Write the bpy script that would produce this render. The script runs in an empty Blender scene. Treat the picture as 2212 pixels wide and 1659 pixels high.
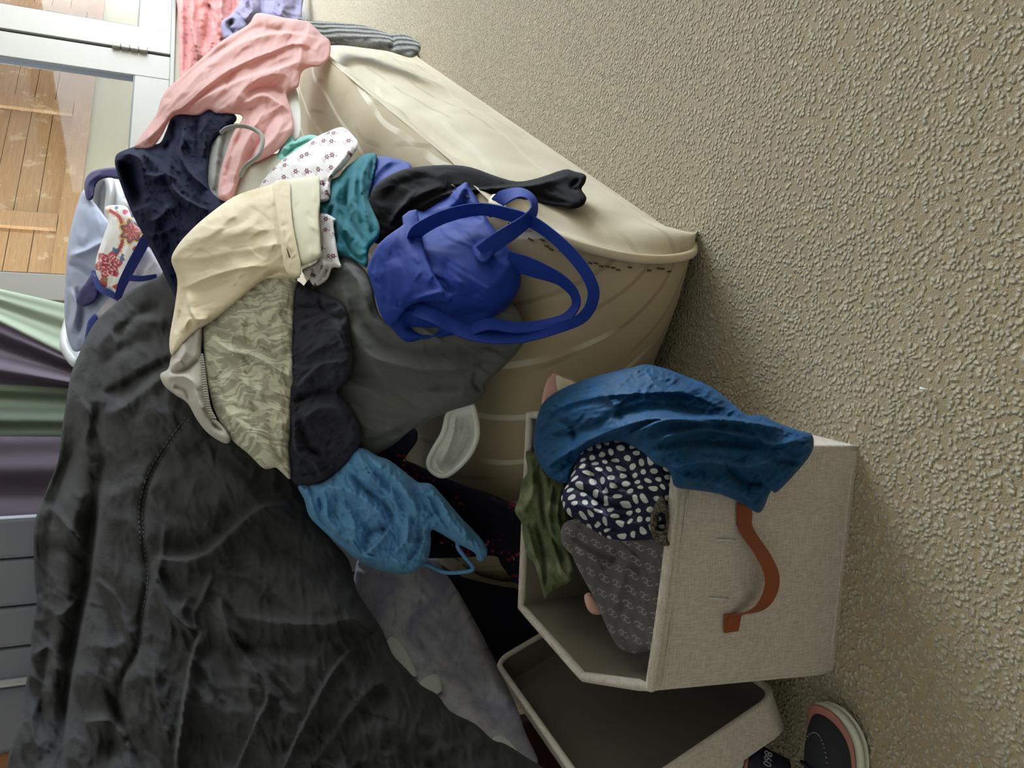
import bpy, bmesh, math, random
import numpy as np
from mathutils import Vector, Matrix

# ---------------------------------------------------------------- camera, world, light
f = 1600.0
TH = math.radians(23)
CH = 0.88
F = np.array([0, math.cos(TH), -math.sin(TH)])
U = np.array([0, math.sin(TH), math.cos(TH)])
R = np.array([1.0, 0, 0])
CAM = np.array([0, 0, CH])
scene = bpy.context.scene
COL = scene.collection
cam_data = bpy.data.cameras.new('camera')
cam_data.sensor_fit = 'HORIZONTAL'
cam_data.sensor_width = 36
cam_data.lens = f / 2212 * 36
cam_data.clip_start = 0.02
cam = bpy.data.objects.new('camera', cam_data)
COL.objects.link(cam)
m = Matrix.Identity(4)
for i in range(3):
    m[i][0] = -U[i]; m[i][1] = R[i]; m[i][2] = -F[i]; m[i][3] = CAM[i]
cam.matrix_world = m          # the phone was held on its side: world up points left in the picture
scene.camera = cam

world = bpy.data.worlds.new('sky')
scene.world = world
world.use_nodes = True
wn = world.node_tree.nodes
wn.clear()
wo = wn.new('ShaderNodeOutputWorld'); wb = wn.new('ShaderNodeBackground')
wb.inputs[0].default_value = (0.80, 0.90, 1.0, 1)
wb.inputs[1].default_value = 12.0
world.node_tree.links.new(wb.outputs[0], wo.inputs[0])

vs = scene.view_settings
vs.view_transform = 'Standard'; vs.look = 'None'; vs.gamma = 1.0; vs.use_curve_mapping = False
vs.exposure = 1.3
scene.cycles.use_denoising = True
scene.cycles.use_adaptive_sampling = True
scene.cycles.adaptive_threshold = 0.07
scene.cycles.max_bounces = 6
scene.cycles.diffuse_bounces = 3
scene.cycles.glossy_bounces = 2
scene.cycles.transmission_bounces = 2
scene.cycles.transparent_max_bounces = 6
scene.cycles.caustics_reflective = False
scene.cycles.caustics_refractive = False

# room axes: t runs along the window wall, d towards it
HW = math.radians(55)
WW = np.array([math.sin(HW), math.cos(HW), 0]); NN = np.array([-WW[1], WW[0], 0])
def room(t, d, z): return tuple(t * WW + d * NN + np.array([0, 0, z]))
WALL_D = 3.6
KW = WALL_D / 2.7          # window wall scale
def kz(z): return CH + (z - CH) * KW
def portal(c, xdir, ydir, sx, sy):
    L = bpy.data.lights.new('daylight_portal', 'AREA'); L.shape = 'RECTANGLE'; L.size = sx; L.size_y = sy
    L.cycles.is_portal = True
    o = bpy.data.objects.new('daylight_portal', L); COL.objects.link(o)
    x = Vector(xdir).normalized(); y = Vector(ydir).normalized(); z = x.cross(y)
    mm = Matrix.Identity(4)
    for i in range(3): mm[i][0] = x[i]; mm[i][1] = y[i]; mm[i][2] = z[i]; mm[i][3] = c[i]
    o.matrix_world = mm
    return o

# ---------------------------------------------------------------- projection helpers (photo pixel -> world)
def ray(x, y):
    x = np.asarray(x, float); y = np.asarray(y, float)
    return F + ((829.5 - y) / f)[..., None] * R + ((1106 - x) / f)[..., None] * U
def P(x, y, zc):
    zc = np.asarray(zc, float)
    return CAM + zc[..., None] * ray(x, y)
def on_wall(x, y, d):
    r = ray(x, y); return CAM + r * ((d - NN @ CAM) / (r @ NN))[..., None]

class TPS:
    def __init__(s, pts):
        a = np.array(pts, float); s.c = a[:, :2] / 300.0; n = len(a)
        K = s.k(s.c, s.c) + 1e-4 * np.eye(n)
        Pm = np.hstack([np.ones((n, 1)), s.c])
        A = np.vstack([np.hstack([K, Pm]), np.hstack([Pm.T, np.zeros((3, 3))])])
        s.w = np.linalg.solve(A, np.concatenate([a[:, 2], np.zeros(3)]))
    @staticmethod
    def k(a, b):
        r2 = ((a[:, None] - b[None]) ** 2).sum(-1)
        return 0.5 * r2 * np.log(r2 + 1e-9)
    def __call__(s, x, y):
        sh = np.shape(x); q = np.stack([np.ravel(x), np.ravel(y)], 1) / 300.0
        n = len(s.c)
        out = s.k(q, s.c) @ s.w[:n] + s.w[n] + q @ s.w[n + 1:]
        return out.reshape(sh)

def hash2(ix, iy, seed):
    h = (ix.astype(np.int64) * 374761393 + iy.astype(np.int64) * 668265263 + seed * 974711) & 0x7fffffff
    h = ((h ^ (h >> 13)) * 1274126177) & 0x7fffffff
    return ((h ^ (h >> 16)) & 0xffff) / 65535.0
def perlin(x, y, seed=0):
    ix = np.floor(x); iy = np.floor(y); fx = x - ix; fy = y - iy
    u = fx * fx * fx * (fx * (fx * 6 - 15) + 10); v = fy * fy * fy * (fy * (fy * 6 - 15) + 10)
    def g(ox, oy):
        a = hash2(ix + ox, iy + oy, seed) * 2 * np.pi
        return np.cos(a) * (fx - ox) + np.sin(a) * (fy - oy)
    return ((g(0, 0) * (1 - u) + g(1, 0) * u) * (1 - v) + (g(0, 1) * (1 - u) + g(1, 1) * u) * v) * 1.4
def crumple(x, y, scale, ang=0, aniso=1.0, seed=0, ridged=True):
    """folds of cloth: ridged noise, stretched along ang (degrees, in the cloth's own plane)"""
    a = math.radians(ang); cx, sx = math.cos(a), math.sin(a)
    p = (x * cx + y * sx) / (scale * aniso); q = (-x * sx + y * cx) / scale
    wx = perlin(p * .7 + 9.1, q * .7 + 3.3, seed + 7); wy = perlin(p * .7 + 1.7, q * .7 + 8.2, seed + 8)
    p = p + .55 * wx; q = q + .55 * wy
    n = perlin(p, q, seed)
    if ridged:
        a1 = 1 - np.sqrt(n * n + .004) * 2.0
        n2 = perlin(p * 2.1 + 5, q * 2.1 + 5, seed + 1); a2 = 1 - np.sqrt(n2 * n2 + .004) * 2.0
        return .7 * a1 + .3 * a2 - .35
    return n + .45 * perlin(p * 2.1, q * 2.1, seed + 1)

# ---------------------------------------------------------------- object helpers
def mesh_obj(name, verts, faces, mat=None, parent=None, smooth=True, uv=None, col=None):
    me = bpy.data.meshes.new(name)
    me.from_pydata([tuple(v) for v in verts] if not isinstance(verts, np.ndarray) else verts.tolist(), [], faces if not isinstance(faces, np.ndarray) else faces.tolist())
    if uv is not None:
        l = me.uv_layers.new(name='UVMap')
        li = np.empty(len(me.loops), dtype=np.int32); me.loops.foreach_get('vertex_index', li)
        l.data.foreach_set('uv', np.asarray(uv, np.float32)[li].ravel())
    if col is not None:
        c = me.color_attributes.new('print', 'FLOAT_COLOR', 'POINT')
        a = np.ones((len(verts), 4), np.float32); a[:, :3] = col
        c.data.foreach_set('color', a.ravel())
    if smooth:
        me.polygons.foreach_set('use_smooth', np.ones(len(me.polygons), bool))
    me.update()
    o = bpy.data.objects.new(name, me)
    COL.objects.link(o)
    if mat: me.materials.append(mat)
    if parent: o.parent = parent
    return o
def fix_normals(o):
    bm = bmesh.new(); bm.from_mesh(o.data); bmesh.ops.recalc_face_normals(bm, faces=bm.faces); bm.to_mesh(o.data); bm.free()
def tag(o, label=None, cat=None, group=None, kind=None):
    if label: o['label'] = label
    if cat: o['category'] = cat
    if group: o['group'] = group
    if kind: o['kind'] = kind
    return o
def empty(name, loc=(0, 0, 0)):
    o = bpy.data.objects.new(name, None); o.empty_display_size = .05
    o.location = tuple(loc); COL.objects.link(o); return o
def adopt(child, parent):
    bpy.context.view_layer.update()
    child.parent = parent
    child.matrix_parent_inverse = parent.matrix_world.inverted()
def box_obj(name, corner, ax, ay, az, mat, parent=None, bevel=0.0):
    """a box given by a corner and three edge vectors"""
    c = np.array(corner, float); ax, ay, az = (np.array(q, float) for q in (ax, ay, az))
    v = [c + i * ax + j * ay + k * az for k in (0, 1) for j in (0, 1) for i in (0, 1)]
    fs = [(0, 2, 3, 1), (4, 5, 7, 6), (0, 1, 5, 4), (2, 6, 7, 3), (0, 4, 6, 2), (1, 3, 7, 5)]
    o = mesh_obj(name, v, fs, mat, None, smooth=False)
    fix_normals(o)
    if bevel > 0:
        bm = bmesh.new(); bm.from_mesh(o.data)
        bmesh.ops.bevel(bm, geom=list(bm.edges), offset=bevel, segments=2, affect='EDGES', profile=.6)
        bm.to_mesh(o.data); bm.free()
    if parent: adopt(o, parent)
    return o
def catmull(pts, closed=False, n=8):
    p = np.array(pts, float); out = []
    N = len(p)
    for i in range(N if closed else N - 1):
        p0 = p[(i - 1) % N] if closed or i > 0 else 2 * p[0] - p[1]
        p1 = p[i]; p2 = p[(i + 1) % N]
        p3 = p[(i + 2) % N] if closed or i + 2 < N else 2 * p[-1] - p[-2]
        for k in range(n):
            t = k / n
            out.append(.5 * (2 * p1 + (p2 - p0) * t + (2 * p0 - 5 * p1 + 4 * p2 - p3) * t * t + (3 * p1 - p0 - 3 * p2 + p3) * t ** 3))
    if not closed: out.append(p[-1])
    return np.array(out)
def tube_mesh(path, rad, sides=8, closed=False):
    p = np.array(path, float); n = len(p); rad = np.broadcast_to(np.asarray(rad, float), (n,))
    V = []; Fc = []
    up = np.array([0.13, 0.21, 0.97])
    for i in range(n):
        a = p[(i - 1) % n] if closed or i > 0 else p[i]; b = p[(i + 1) % n] if closed or i < n - 1 else p[i]
        t = b - a; t /= np.linalg.norm(t) + 1e-12
        if i == 0:
            x = np.cross(t, up); x /= np.linalg.norm(x)
        else:
            x = x - t * (x @ t); x /= np.linalg.norm(x) + 1e-12
        y = np.cross(t, x)
        for k in range(sides):
            an = 2 * np.pi * k / sides
            V.append(p[i] + rad[i] * (math.cos(an) * x + math.sin(an) * y))
    m_ = n if closed else n - 1
    for i in range(m_):
        for k in range(sides):
            a = i * sides + k; b = i * sides + (k + 1) % sides; j = ((i + 1) % n) * sides
            Fc.append((a, b, j + (k + 1) % sides, j + k))
    if not closed:
        Fc.append(tuple(range(sides))[::-1]); Fc.append(tuple((n - 1) * sides + k for k in range(sides)))
    return V, Fc
def tube(name, path, rad, mat, parent=None, sides=8, closed=False):
    V, Fc = tube_mesh(path, rad, sides, closed)
    o = mesh_obj(name, V, Fc, mat); fix_normals(o)
    if parent: adopt(o, parent)
    return o
def sheet_strip(name, left, right, thick, mat, parent=None, uv=True):
    """a strip between two 3-D polylines with real thickness"""
    l = np.array(left, float); r = np.array(right, float); n = len(l)
    t = np.gradient((l + r) / 2, axis=0); w = r - l
    nn = np.cross(t, w); nn /= np.linalg.norm(nn, axis=1)[:, None] + 1e-12
    V = np.concatenate([l - nn * thick / 2, r - nn * thick / 2, r + nn * thick / 2, l + nn * thick / 2])
    Fc = []
    for i in range(n - 1):
        for a, b in ((0, 1), (1, 2), (2, 3), (3, 0)):
            Fc.append((a * n + i, b * n + i, b * n + i + 1, a * n + i + 1))
    Fc.append((0, 3 * n, 2 * n, n)); Fc.append((n - 1, 2 * n - 1, 3 * n - 1, 4 * n - 1))
    L = np.concatenate([[0], np.cumsum(np.linalg.norm(np.diff((l + r) / 2, axis=0), axis=1))])
    uvs = np.concatenate([np.stack([L, np.full(n, k)], 1) for k in (0, 1, 1, 0)])
    o = mesh_obj(name, V, Fc, mat, uv=uvs); fix_normals(o)
    o.data.polygons.foreach_set('use_smooth', np.array([True] * (len(o.data.polygons))))
    md = o.modifiers.new('edge', 'EDGE_SPLIT'); md.split_angle = math.radians(50)
    if parent: adopt(o, parent)
    return o
def ribbon(name, pts, width, thick, mat, parent=None, tilt=0.0, sub=10):
    """a webbing strap: pts are (photo x, photo y, distance); width in photo pixels; tilt turns the strap's width into depth"""
    c = catmull(pts, n=sub); t = np.gradient(c[:, :2], axis=0); t /= np.linalg.norm(t, axis=1)[:, None] + 1e-9
    nrm = np.stack([-t[:, 1], t[:, 0]], 1)
    w = np.interp(np.linspace(0, 1, len(c)), np.linspace(0, 1, len(np.atleast_1d(width))), np.atleast_1d(width))
    tl = np.interp(np.linspace(0, 1, len(c)), np.linspace(0, 1, len(np.atleast_1d(tilt))), np.atleast_1d(tilt))
    a = c[:, :2] + nrm * w[:, None] / 2; b = c[:, :2] - nrm * w[:, None] / 2
    return sheet_strip(name, P(a[:, 0], a[:, 1], c[:, 2] + tl), P(b[:, 0], b[:, 1], c[:, 2] - tl), thick, mat, parent)

HEAP = TPS([(1130,740,1.37),(1000,880,1.43),(900,960,1.51),(880,1180,1.59),(1050,1190,1.54),(760,1000,1.6),(660,1060,1.63),
 (700,800,1.62),(640,650,1.72),(800,650,1.52),(760,450,1.74),(1000,550,1.40),(850,560,1.50),(1200,430,1.43),(900,400,1.66),
 (700,350,1.95),(600,380,1.98),(640,240,2.28),(700,80,2.75),(560,120,2.55),(450,200,2.32),(330,290,2.28),(420,300,2.18),
 (300,400,2.15),(300,520,2.08),(380,600,1.98),(450,500,1.90),(520,650,1.77),(380,780,1.84),(500,900,1.68),(600,1000,1.62)])

def poly_inside(px, py, q):
    ins = np.zeros(len(px), bool); n = len(q)
    for i in range(n):
        x1, y1 = q[i]; x2, y2 = q[(i + 1) % n]
        if y1 == y2: continue
        c = ((y1 > py) != (y2 > py)) & (px < (x2 - x1) * (py - y1) / (y2 - y1) + x1)
        ins ^= c
    return ins
def seg_near(px, py, q, closed=True):
    """distance and nearest point to a polyline, plus where along it (0..1)"""
    a = q if not closed else np.vstack([q, q[:1]])
    A = a[:-1]; D = a[1:] - A; L2 = (D ** 2).sum(1) + 1e-9
    n = len(px); dist = np.empty(n); nx = np.empty(n); ny = np.empty(n); al = np.empty(n); side = np.empty(n)
    cum = np.concatenate([[0], np.cumsum(np.sqrt(L2))])
    for s in range(0, n, 4000):
        e = slice(s, s + 4000)
        vx = px[e, None] - A[None, :, 0]; vy = py[e, None] - A[None, :, 1]
        t = np.clip((vx * D[:, 0] + vy * D[:, 1]) / L2, 0, 1)
        dx = vx - t * D[:, 0]; dy = vy - t * D[:, 1]
        d2 = dx * dx + dy * dy
        k = d2.argmin(1); r = np.arange(len(k))
        dist[e] = np.sqrt(d2[r, k]); nx[e] = A[k, 0] + t[r, k] * D[k, 0]; ny[e] = A[k, 1] + t[r, k] * D[k, 1]
        al[e] = (cum[k] + t[r, k] * np.sqrt(L2[k])) / cum[-1]
        side[e] = np.sign(D[k, 0] * vy[r, k] - D[k, 1] * vx[r, k])
    return dist, nx, ny, al, side

def cloth(name, outline, mat, label=None, cat=None, depth=None, layer=0.03, puff=0.02, puffw=40, thick=None, folds=(), noise=(),
          step=4.0, parent=None, group=None, smooth=4, paint=None, edge=0.0, back=None, uvrot=0, rim=0.004, hem=0.0, crk=0.005, crn=1.0, stitches=()):
    """A garment as a closed, padded sheet: outline in photo pixels, lying at its own depth in the heap, with folds pressed into it.
    folds: (polyline, height in m towards the viewer, width px[, skew]); noise: (scale px, height m, angle, stretch, seed[, ridged])."""
    q = catmull(outline, closed=True, n=smooth) if smooth > 1 else np.array(outline, float)
    if edge > 0:                                   # an uneven hem
        dq = np.roll(q, -1, 0) - np.roll(q, 1, 0); dq /= np.linalg.norm(dq, axis=1)[:, None] + 1e-9
        an = perlin(q[:, 0] / 14., q[:, 1] / 14., 5)
        q = q + np.stack([-dq[:, 1], dq[:, 0]], 1) * (an * edge)[:, None]
    x0, y0 = q.min(0) - step * 1.5; x1, y1 = q.max(0) + step * 1.5
    gx = np.arange(x0, x1, step); gy = np.arange(y0, y1, step)
    X, Y = np.meshgrid(gx, gy, indexing='ij')
    cx = (gx[:-1] + step / 2); cy = (gy[:-1] + step / 2)
    CX, CY = np.meshgrid(cx, cy, indexing='ij')
    ci = poly_inside(CX.ravel(), CY.ravel(), q).reshape(CX.shape)
    ny_ = len(gy)
    I, J = np.nonzero(ci)
    quads = np.stack([I * ny_ + J, (I + 1) * ny_ + J, (I + 1) * ny_ + J + 1, I * ny_ + J + 1], 1)
    used = np.unique(quads)
    remap = -np.ones(X.size, int); remap[used] = np.arange(len(used))
    quads = remap[quads]
    x = X.ravel()[used]; y = Y.ravel()[used]; n = len(x)
    e = np.concatenate([quads[:, [0, 1]], quads[:, [1, 2]], quads[:, [2, 3]], quads[:, [3, 0]]])
    key = np.sort(e, 1); kk = key[:, 0].astype(np.int64) * n + key[:, 1]
    u, inv, cnt = np.unique(kk, return_inverse=True, return_counts=True)
    bedge = e[cnt[inv] == 1]
    bv = np.unique(bedge)
    d, nx, nyy, _, _ = seg_near(x, y, q)
    x[bv] = nx[bv]; y[bv] = nyy[bv]; d[bv] = 0
    base = (depth if depth is not None else HEAP)(x, y) - (layer if depth is None else 0)
    tt = np.clip(d / puffw, 0, 1)
    pf = np.sqrt(np.clip(1 - (1 - tt) ** 2, 0, 1))
    disp = .7 * puff * pf
    if crk > 0:                                    # scattered short creases
        rg = np.random.default_rng(len(x) + 17); ar = len(quads) * step * step
        cang = noise[0][2] if noise else 0
        cl = []
        for _ in range(int(min(60, ar / 1300 * crn))):
            k = rg.integers(len(x)); an = math.radians(cang + rg.normal(0, 28)); ln_ = rg.uniform(25, 95) * (ar / 40000) ** .25
            c0 = np.array([x[k], y[k]]); dv = np.array([math.cos(an), math.sin(an)]) * ln_ / 2; nv_ = np.array([-dv[1], dv[0]]) * rg.normal(0, .25)
            cl.append((catmull([c0 - dv, c0 + nv_, c0 + dv], n=4), rg.choice([-1, 1, 1]) * rg.uniform(.35, 1) * crk, rg.uniform(3, 8), rg.choice([-1, 1])))
        for pl, am, wd, sk in cl:
            near = (np.abs(x - pl[:, 0].mean()) < 90) & (np.abs(y - pl[:, 1].mean()) < 90)
            if not near.any(): continue
            dd, _, _, al, sd = seg_near(x[near], y[near], pl, closed=False)
            w_ = np.where(sd * sk > 0, wd * .4, wd * 1.5)
            disp[near] += am * np.exp(-np.sqrt((dd / w_) ** 2 + .03) + .17) * np.clip(np.minimum(al, 1 - al) * 3, 0, 1) * np.clip(d[near] / 10., 0, 1)
    fade = np.clip(d / 10.0, 0, 1) * .85 + .15
    for fo in folds:
        pl = catmull(fo[0], n=6) if len(fo[0]) > 2 else np.array(fo[0], float)
        dd, _, _, al, sd = seg_near(x, y, pl, closed=False)
        wd = fo[2]
        if len(fo) > 3 and fo[3]:                  # skewed fold: sharp on one side
            ww_ = np.where(sd * fo[3] > 0, wd * .35, wd * 1.3)
        else: ww_ = wd
        tp = np.clip(np.minimum(al, 1 - al) * 5, 0, 1) ** .7
        disp = disp + fo[1] * (.55 * np.exp(-(dd / ww_) ** 2) + .45 * np.exp(-np.sqrt((dd / (ww_ * .75)) ** 2 + .02) + .14)) * tp * fade
    for no in noise:
        disp = disp + no[1] * crumple(x, y, no[0], no[2], no[3], no[4], no[5] if len(no) > 5 else True) * fade
    if hem > 0:
        disp = disp + hem * np.exp(-((d - 9) / 3.0) ** 2) * 0 - hem * np.exp(-((d - 13) / 2.0) ** 2) * (d > 2)
    zf = base - disp
    th = thick if thick is not None else (layer + .06 if depth is None else .06)
    zb = np.maximum(base + th * np.clip(d / 30, 0, 1) + rim, zf + rim)
    if back is not None: zb = np.maximum(zb, base + back * np.clip(d / 60, 0, 1) ** .5)
    front = P(x, y, zf); bk = P(x, y, zb)
    V = np.concatenate([front, bk])
    qb = quads[:, ::-1] + n
    side = np.stack([bedge[:, 1], bedge[:, 0], bedge[:, 0] + n, bedge[:, 1] + n], 1)
    Fc = np.concatenate([quads, qb, side])
    a = math.radians(uvrot)
    uvx = x / 100 + disp * 3.0; uvy = y / 100 + disp * 3.0
    uv = np.stack([uvx * math.cos(a) + uvy * math.sin(a), -uvx * math.sin(a) + uvy * math.cos(a)], 1)
    uv = np.concatenate([uv, uv])
    colr = None
    if paint is not None:
        c = paint(x, y); colr = np.concatenate([c, c])
    o = mesh_obj(name, V, Fc, mat, uv=uv, col=colr)
    o.data.flip_normals()
    if parent: adopt(o, parent)
    if label: tag(o, label, cat, group)
    for line, gap, ln_, mt in stitches:            # sewn stitches lying on the cloth
        pl = catmull(line, n=40); L = np.concatenate([[0], np.cumsum(np.linalg.norm(np.diff(pl, axis=0), axis=1))])
        SV = []; SF = []
        for s0 in np.arange(0, L[-1] - ln_, gap):
            ends = []
            for s1_ in (s0, s0 + ln_ / 2, s0 + ln_):
                a_ = np.interp(s1_, L, pl[:, 0]); b_ = np.interp(s1_, L, pl[:, 1])
                dd = np.hypot(x - a_, y - b_); kx = np.argsort(dd)[:4]; wgt = 1 / (dd[kx] + .3); ends.append(P(np.array(a_), np.array(b_), np.array((zf[kx] * wgt).sum() / wgt.sum() - .0012)))
            tv, tf = tube_mesh(ends, .0011, 5); n0 = len(SV); SV += tv; SF += [tuple(i_ + n0 for i_ in q_) for q_ in tf]
        so_ = mesh_obj('seam_stitching', SV, SF, mt); so_['kind'] = 'stuff'; adopt(so_, o)
    return o

# ---------------------------------------------------------------- materials
class NT:
    def __init__(s, name):
        s.m = bpy.data.materials.new(name); s.m.use_nodes = True
        s.t = s.m.node_tree; s.t.nodes.clear()
        s.out = s.n('ShaderNodeOutputMaterial'); s.b = s.n('ShaderNodeBsdfPrincipled')
        s.l(s.b.outputs[0], s.out.inputs[0])
    def n(s, t, **k):
        o = s.t.nodes.new(t)
        for a, v in k.items(): setattr(o, a, v)
        return o
    def l(s, a, b): s.t.links.new(a, b)
    def val(s, sock, v):
        if hasattr(v, 'is_output') or hasattr(v, 'links'): s.l(v, sock)
        else: sock.default_value = v
    def math(s, op, a, b=0.0, c=None):
        o = s.n('ShaderNodeMath', operation=op); s.val(o.inputs[0], a); s.val(o.inputs[1], b)
        if c is not None: s.val(o.inputs[2], c)
        return o.outputs[0]
    def smooth(s, v, lo, hi, a=0.0, b=1.0):
        o = s.n('ShaderNodeMapRange', interpolation_type='SMOOTHSTEP'); s.val(o.inputs[0], v)
        for i, q in enumerate((lo, hi, a, b)): o.inputs[i + 1].default_value = q
        return o.outputs[0]
    def mix(s, fac, a, b):
        o = s.n('ShaderNodeMix', data_type='RGBA'); s.val(o.inputs[0], fac)
        for i, q in ((6, a), (7, b)):
            if hasattr(q, 'links'): s.l(q, o.inputs[i])
            else: o.inputs[i].default_value = (*q, 1) if len(q) == 3 else q
        return o.outputs[2]
    def uv(s): return s.n('ShaderNodeTexCoord').outputs['UV']
    def obj(s): return s.n('ShaderNodeTexCoord').outputs['Object']
    def vec(s, v, scale=(1, 1, 1), rot=(0, 0, 0), loc=(0, 0, 0)):
        o = s.n('ShaderNodeMapping'); s.l(v, o.inputs[0]); o.inputs[1].default_value = loc; o.inputs[2].default_value = rot; o.inputs[3].default_value = scale
        return o.outputs[0]
    def noise(s, v, scale, detail=3, rough=.55, dist=0.0):
        o = s.n('ShaderNodeTexNoise'); s.l(v, o.inputs['Vector']); o.inputs['Scale'].default_value = scale
        o.inputs['Detail'].default_value = detail; o.inputs['Roughness'].default_value = rough; o.inputs['Distortion'].default_value = dist
        return o
    def voro(s, v, scale, rand=1.0, feature='F1'):
        o = s.n('ShaderNodeTexVoronoi', feature=feature); s.l(v, o.inputs['Vector']); o.inputs['Scale'].default_value = scale; o.inputs['Randomness'].default_value = rand
        return o
    def wave(s, v, scale, dist=0, det=2, dscale=1, d='X'):
        o = s.n('ShaderNodeTexWave', bands_direction=d); s.l(v, o.inputs['Vector']); o.inputs['Scale'].default_value = scale
        o.inputs['Distortion'].default_value = dist; o.inputs['Detail'].default_value = det; o.inputs['Detail Scale'].default_value = dscale
        return o.outputs[1]
    def bump(s, h, strength=.3, dist=.002):
        o = s.n('ShaderNodeBump'); s.l(h, o.inputs['Height']); o.inputs['Strength'].default_value = strength; o.inputs['Distance'].default_value = dist
        s.l(o.outputs[0], s.b.inputs['Normal']); return o
    def base(s, c):
        if hasattr(c, 'links'): s.l(c, s.b.inputs['Base Color'])
        else: s.b.inputs['Base Color'].default_value = (*c, 1)
    def set(s, **k):
        for a, v in k.items(): s.b.inputs[a.replace('_', ' ')].default_value = v
        return s

def srgb(*c):
    c = np.array(c, float) / 255
    return tuple(np.where(c <= .04045, c / 12.92, ((c + .055) / 1.055) ** 2.4))
def vary(t, col, amt=.12, scale=2.0, src=None):
    n = t.noise(src if src is not None else t.uv(), scale, 4)
    lo = tuple(x * (1 - amt) for x in col); hi = tuple(min(1, x * (1 + amt)) for x in col)
    return t.mix(n.outputs[0], lo, hi)
def fabric(name, col, rough=.9, sheen=.25, weave=60., wb=.15, amt=.12, fuzz=0.0, trans=0.0, pattern=None):
    t = NT(name)
    u = t.uv()
    c = vary(t, col, amt, 1.5, u)
    if pattern: c = pattern(t, u, c)
    t.base(c)
    t.set(Roughness=rough, Sheen_Weight=sheen, Sheen_Roughness=.5)
    t.b.inputs['Sheen Tint'].default_value = (*[min(1, .25 + 2.2 * q) for q in col], 1) if max(col) > .08 else (*[min(1, 5.0 * q) for q in col], 1)
    t.b.inputs['Specular IOR Level'].default_value = .2
    if fuzz > 0:
        n = t.noise(u, 45, 4, .7); t.bump(n.outputs[0], fuzz, .006)
    elif weave > 0:
        n = t.noise(t.vec(u, (weave, weave, weave)), 1.0, 2); n2 = t.noise(u, 14, 4, .6)
        h = t.math('ADD', t.math('MULTIPLY', n.outputs[0], .4), t.math('MULTIPLY', n2.outputs[0], 1.0))
        t.bump(h, wb, .004)
    if trans > 0:
        tr = t.n('ShaderNodeBsdfTranslucent'); mx = t.n('ShaderNodeMixShader'); mx.inputs[0].default_value = trans
        if hasattr(c, 'links'): t.l(c, tr.inputs[0])
        t.l(t.b.outputs[0], mx.inputs[1]); t.l(tr.outputs[0], mx.inputs[2]); t.l(mx.outputs[0], t.out.inputs[0])
    return t.m
def plain(name, col, rough=.5, metal=0.0, spec=.4, amt=.06, scale=6, bump=0.0, bscale=60):
    t = NT(name); o = t.obj()
    t.base(vary(t, col, amt, scale, o)); t.set(Roughness=rough, Metallic=metal); t.b.inputs['Specular IOR Level'].default_value = spec
    if bump: t.bump(t.noise(o, bscale, 3).outputs[0], bump, .003)
    return t.m

def rel(t, v, scale, rand, loc=(0, 0, 0)):
    """local position inside a voronoi cell: (dx, dy, radius, angle, cell id)"""
    u = t.vec(v, (1, 1, 0), (0, 0, 0), loc)
    vo = t.n('ShaderNodeTexVoronoi', voronoi_dimensions='2D'); t.l(u, vo.inputs['Vector']); vo.inputs['Scale'].default_value = scale; vo.inputs['Randomness'].default_value = rand
    sc = t.n('ShaderNodeVectorMath', operation='SUBTRACT'); t.l(u, sc.inputs[0]); t.l(vo.outputs['Position'], sc.inputs[1])
    s2 = t.n('ShaderNodeVectorMath', operation='SCALE'); t.l(sc.outputs[0], s2.inputs[0]); s2.inputs['Scale'].default_value = scale
    se = t.n('ShaderNodeSeparateXYZ'); t.l(s2.outputs[0], se.inputs[0])
    dx, dy = se.outputs[0], se.outputs[1]
    r = t.math('SQRT', t.math('ADD', t.math('MULTIPLY', dx, dx), t.math('MULTIPLY', dy, dy)))
    return dx, dy, r, t.math('ARCTAN2', dy, dx), vo.outputs['Color']

def floral_small(t, u, c):
    dx, dy, r, a, _ = rel(t, u, 3.6, .75)
    pet = t.math('ADD', .17, t.math('MULTIPLY', t.math('COSINE', t.math('MULTIPLY', a, 6.0)), .045))
    fl = t.smooth(t.math('SUBTRACT', r, pet), -.02, .02, 1, 0)
    hole = t.smooth(r, .035, .05, 0, 1)
    fl = t.math('MULTIPLY', fl, hole)
    # outlined leaf pair beside each flower
    lx = t.math('SUBTRACT', dx, -.27); ly = t.math('SUBTRACT', dy, .18)
    lr = t.math('SQRT', t.math('ADD', t.math('MULTIPLY', lx, lx), t.math('MULTIPLY', t.math('MULTIPLY', ly, ly), 2.2)))
    ring = t.smooth(t.math('ABSOLUTE', t.math('SUBTRACT', lr, .11)), .012, .03, 1, 0)
    lx2 = t.math('SUBTRACT', dx, -.2); ly2 = t.math('SUBTRACT', dy, .33)
    lr2 = t.math('SQRT', t.math('ADD', t.math('MULTIPLY', t.math('MULTIPLY', lx2, lx2), 2.0), t.math('MULTIPLY', ly2, ly2)))
    ring2 = t.smooth(t.math('ABSOLUTE', t.math('SUBTRACT', lr2, .09)), .012, .03, 1, 0)
    dot = t.smooth(t.math('SQRT', t.math('ADD', t.math('POWER', t.math('SUBTRACT', dx, .3), 2.0), t.math('POWER', t.math('SUBTRACT', dy, .05), 2.0))), .035, .05, 1, 0)
    c = t.mix(t.math('MULTIPLY', t.math('MAXIMUM', ring, ring2), .7), c, srgb(120, 85, 95))
    return t.mix(t.math('MAXIMUM', fl, dot), c, srgb(112, 32, 66))
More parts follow.
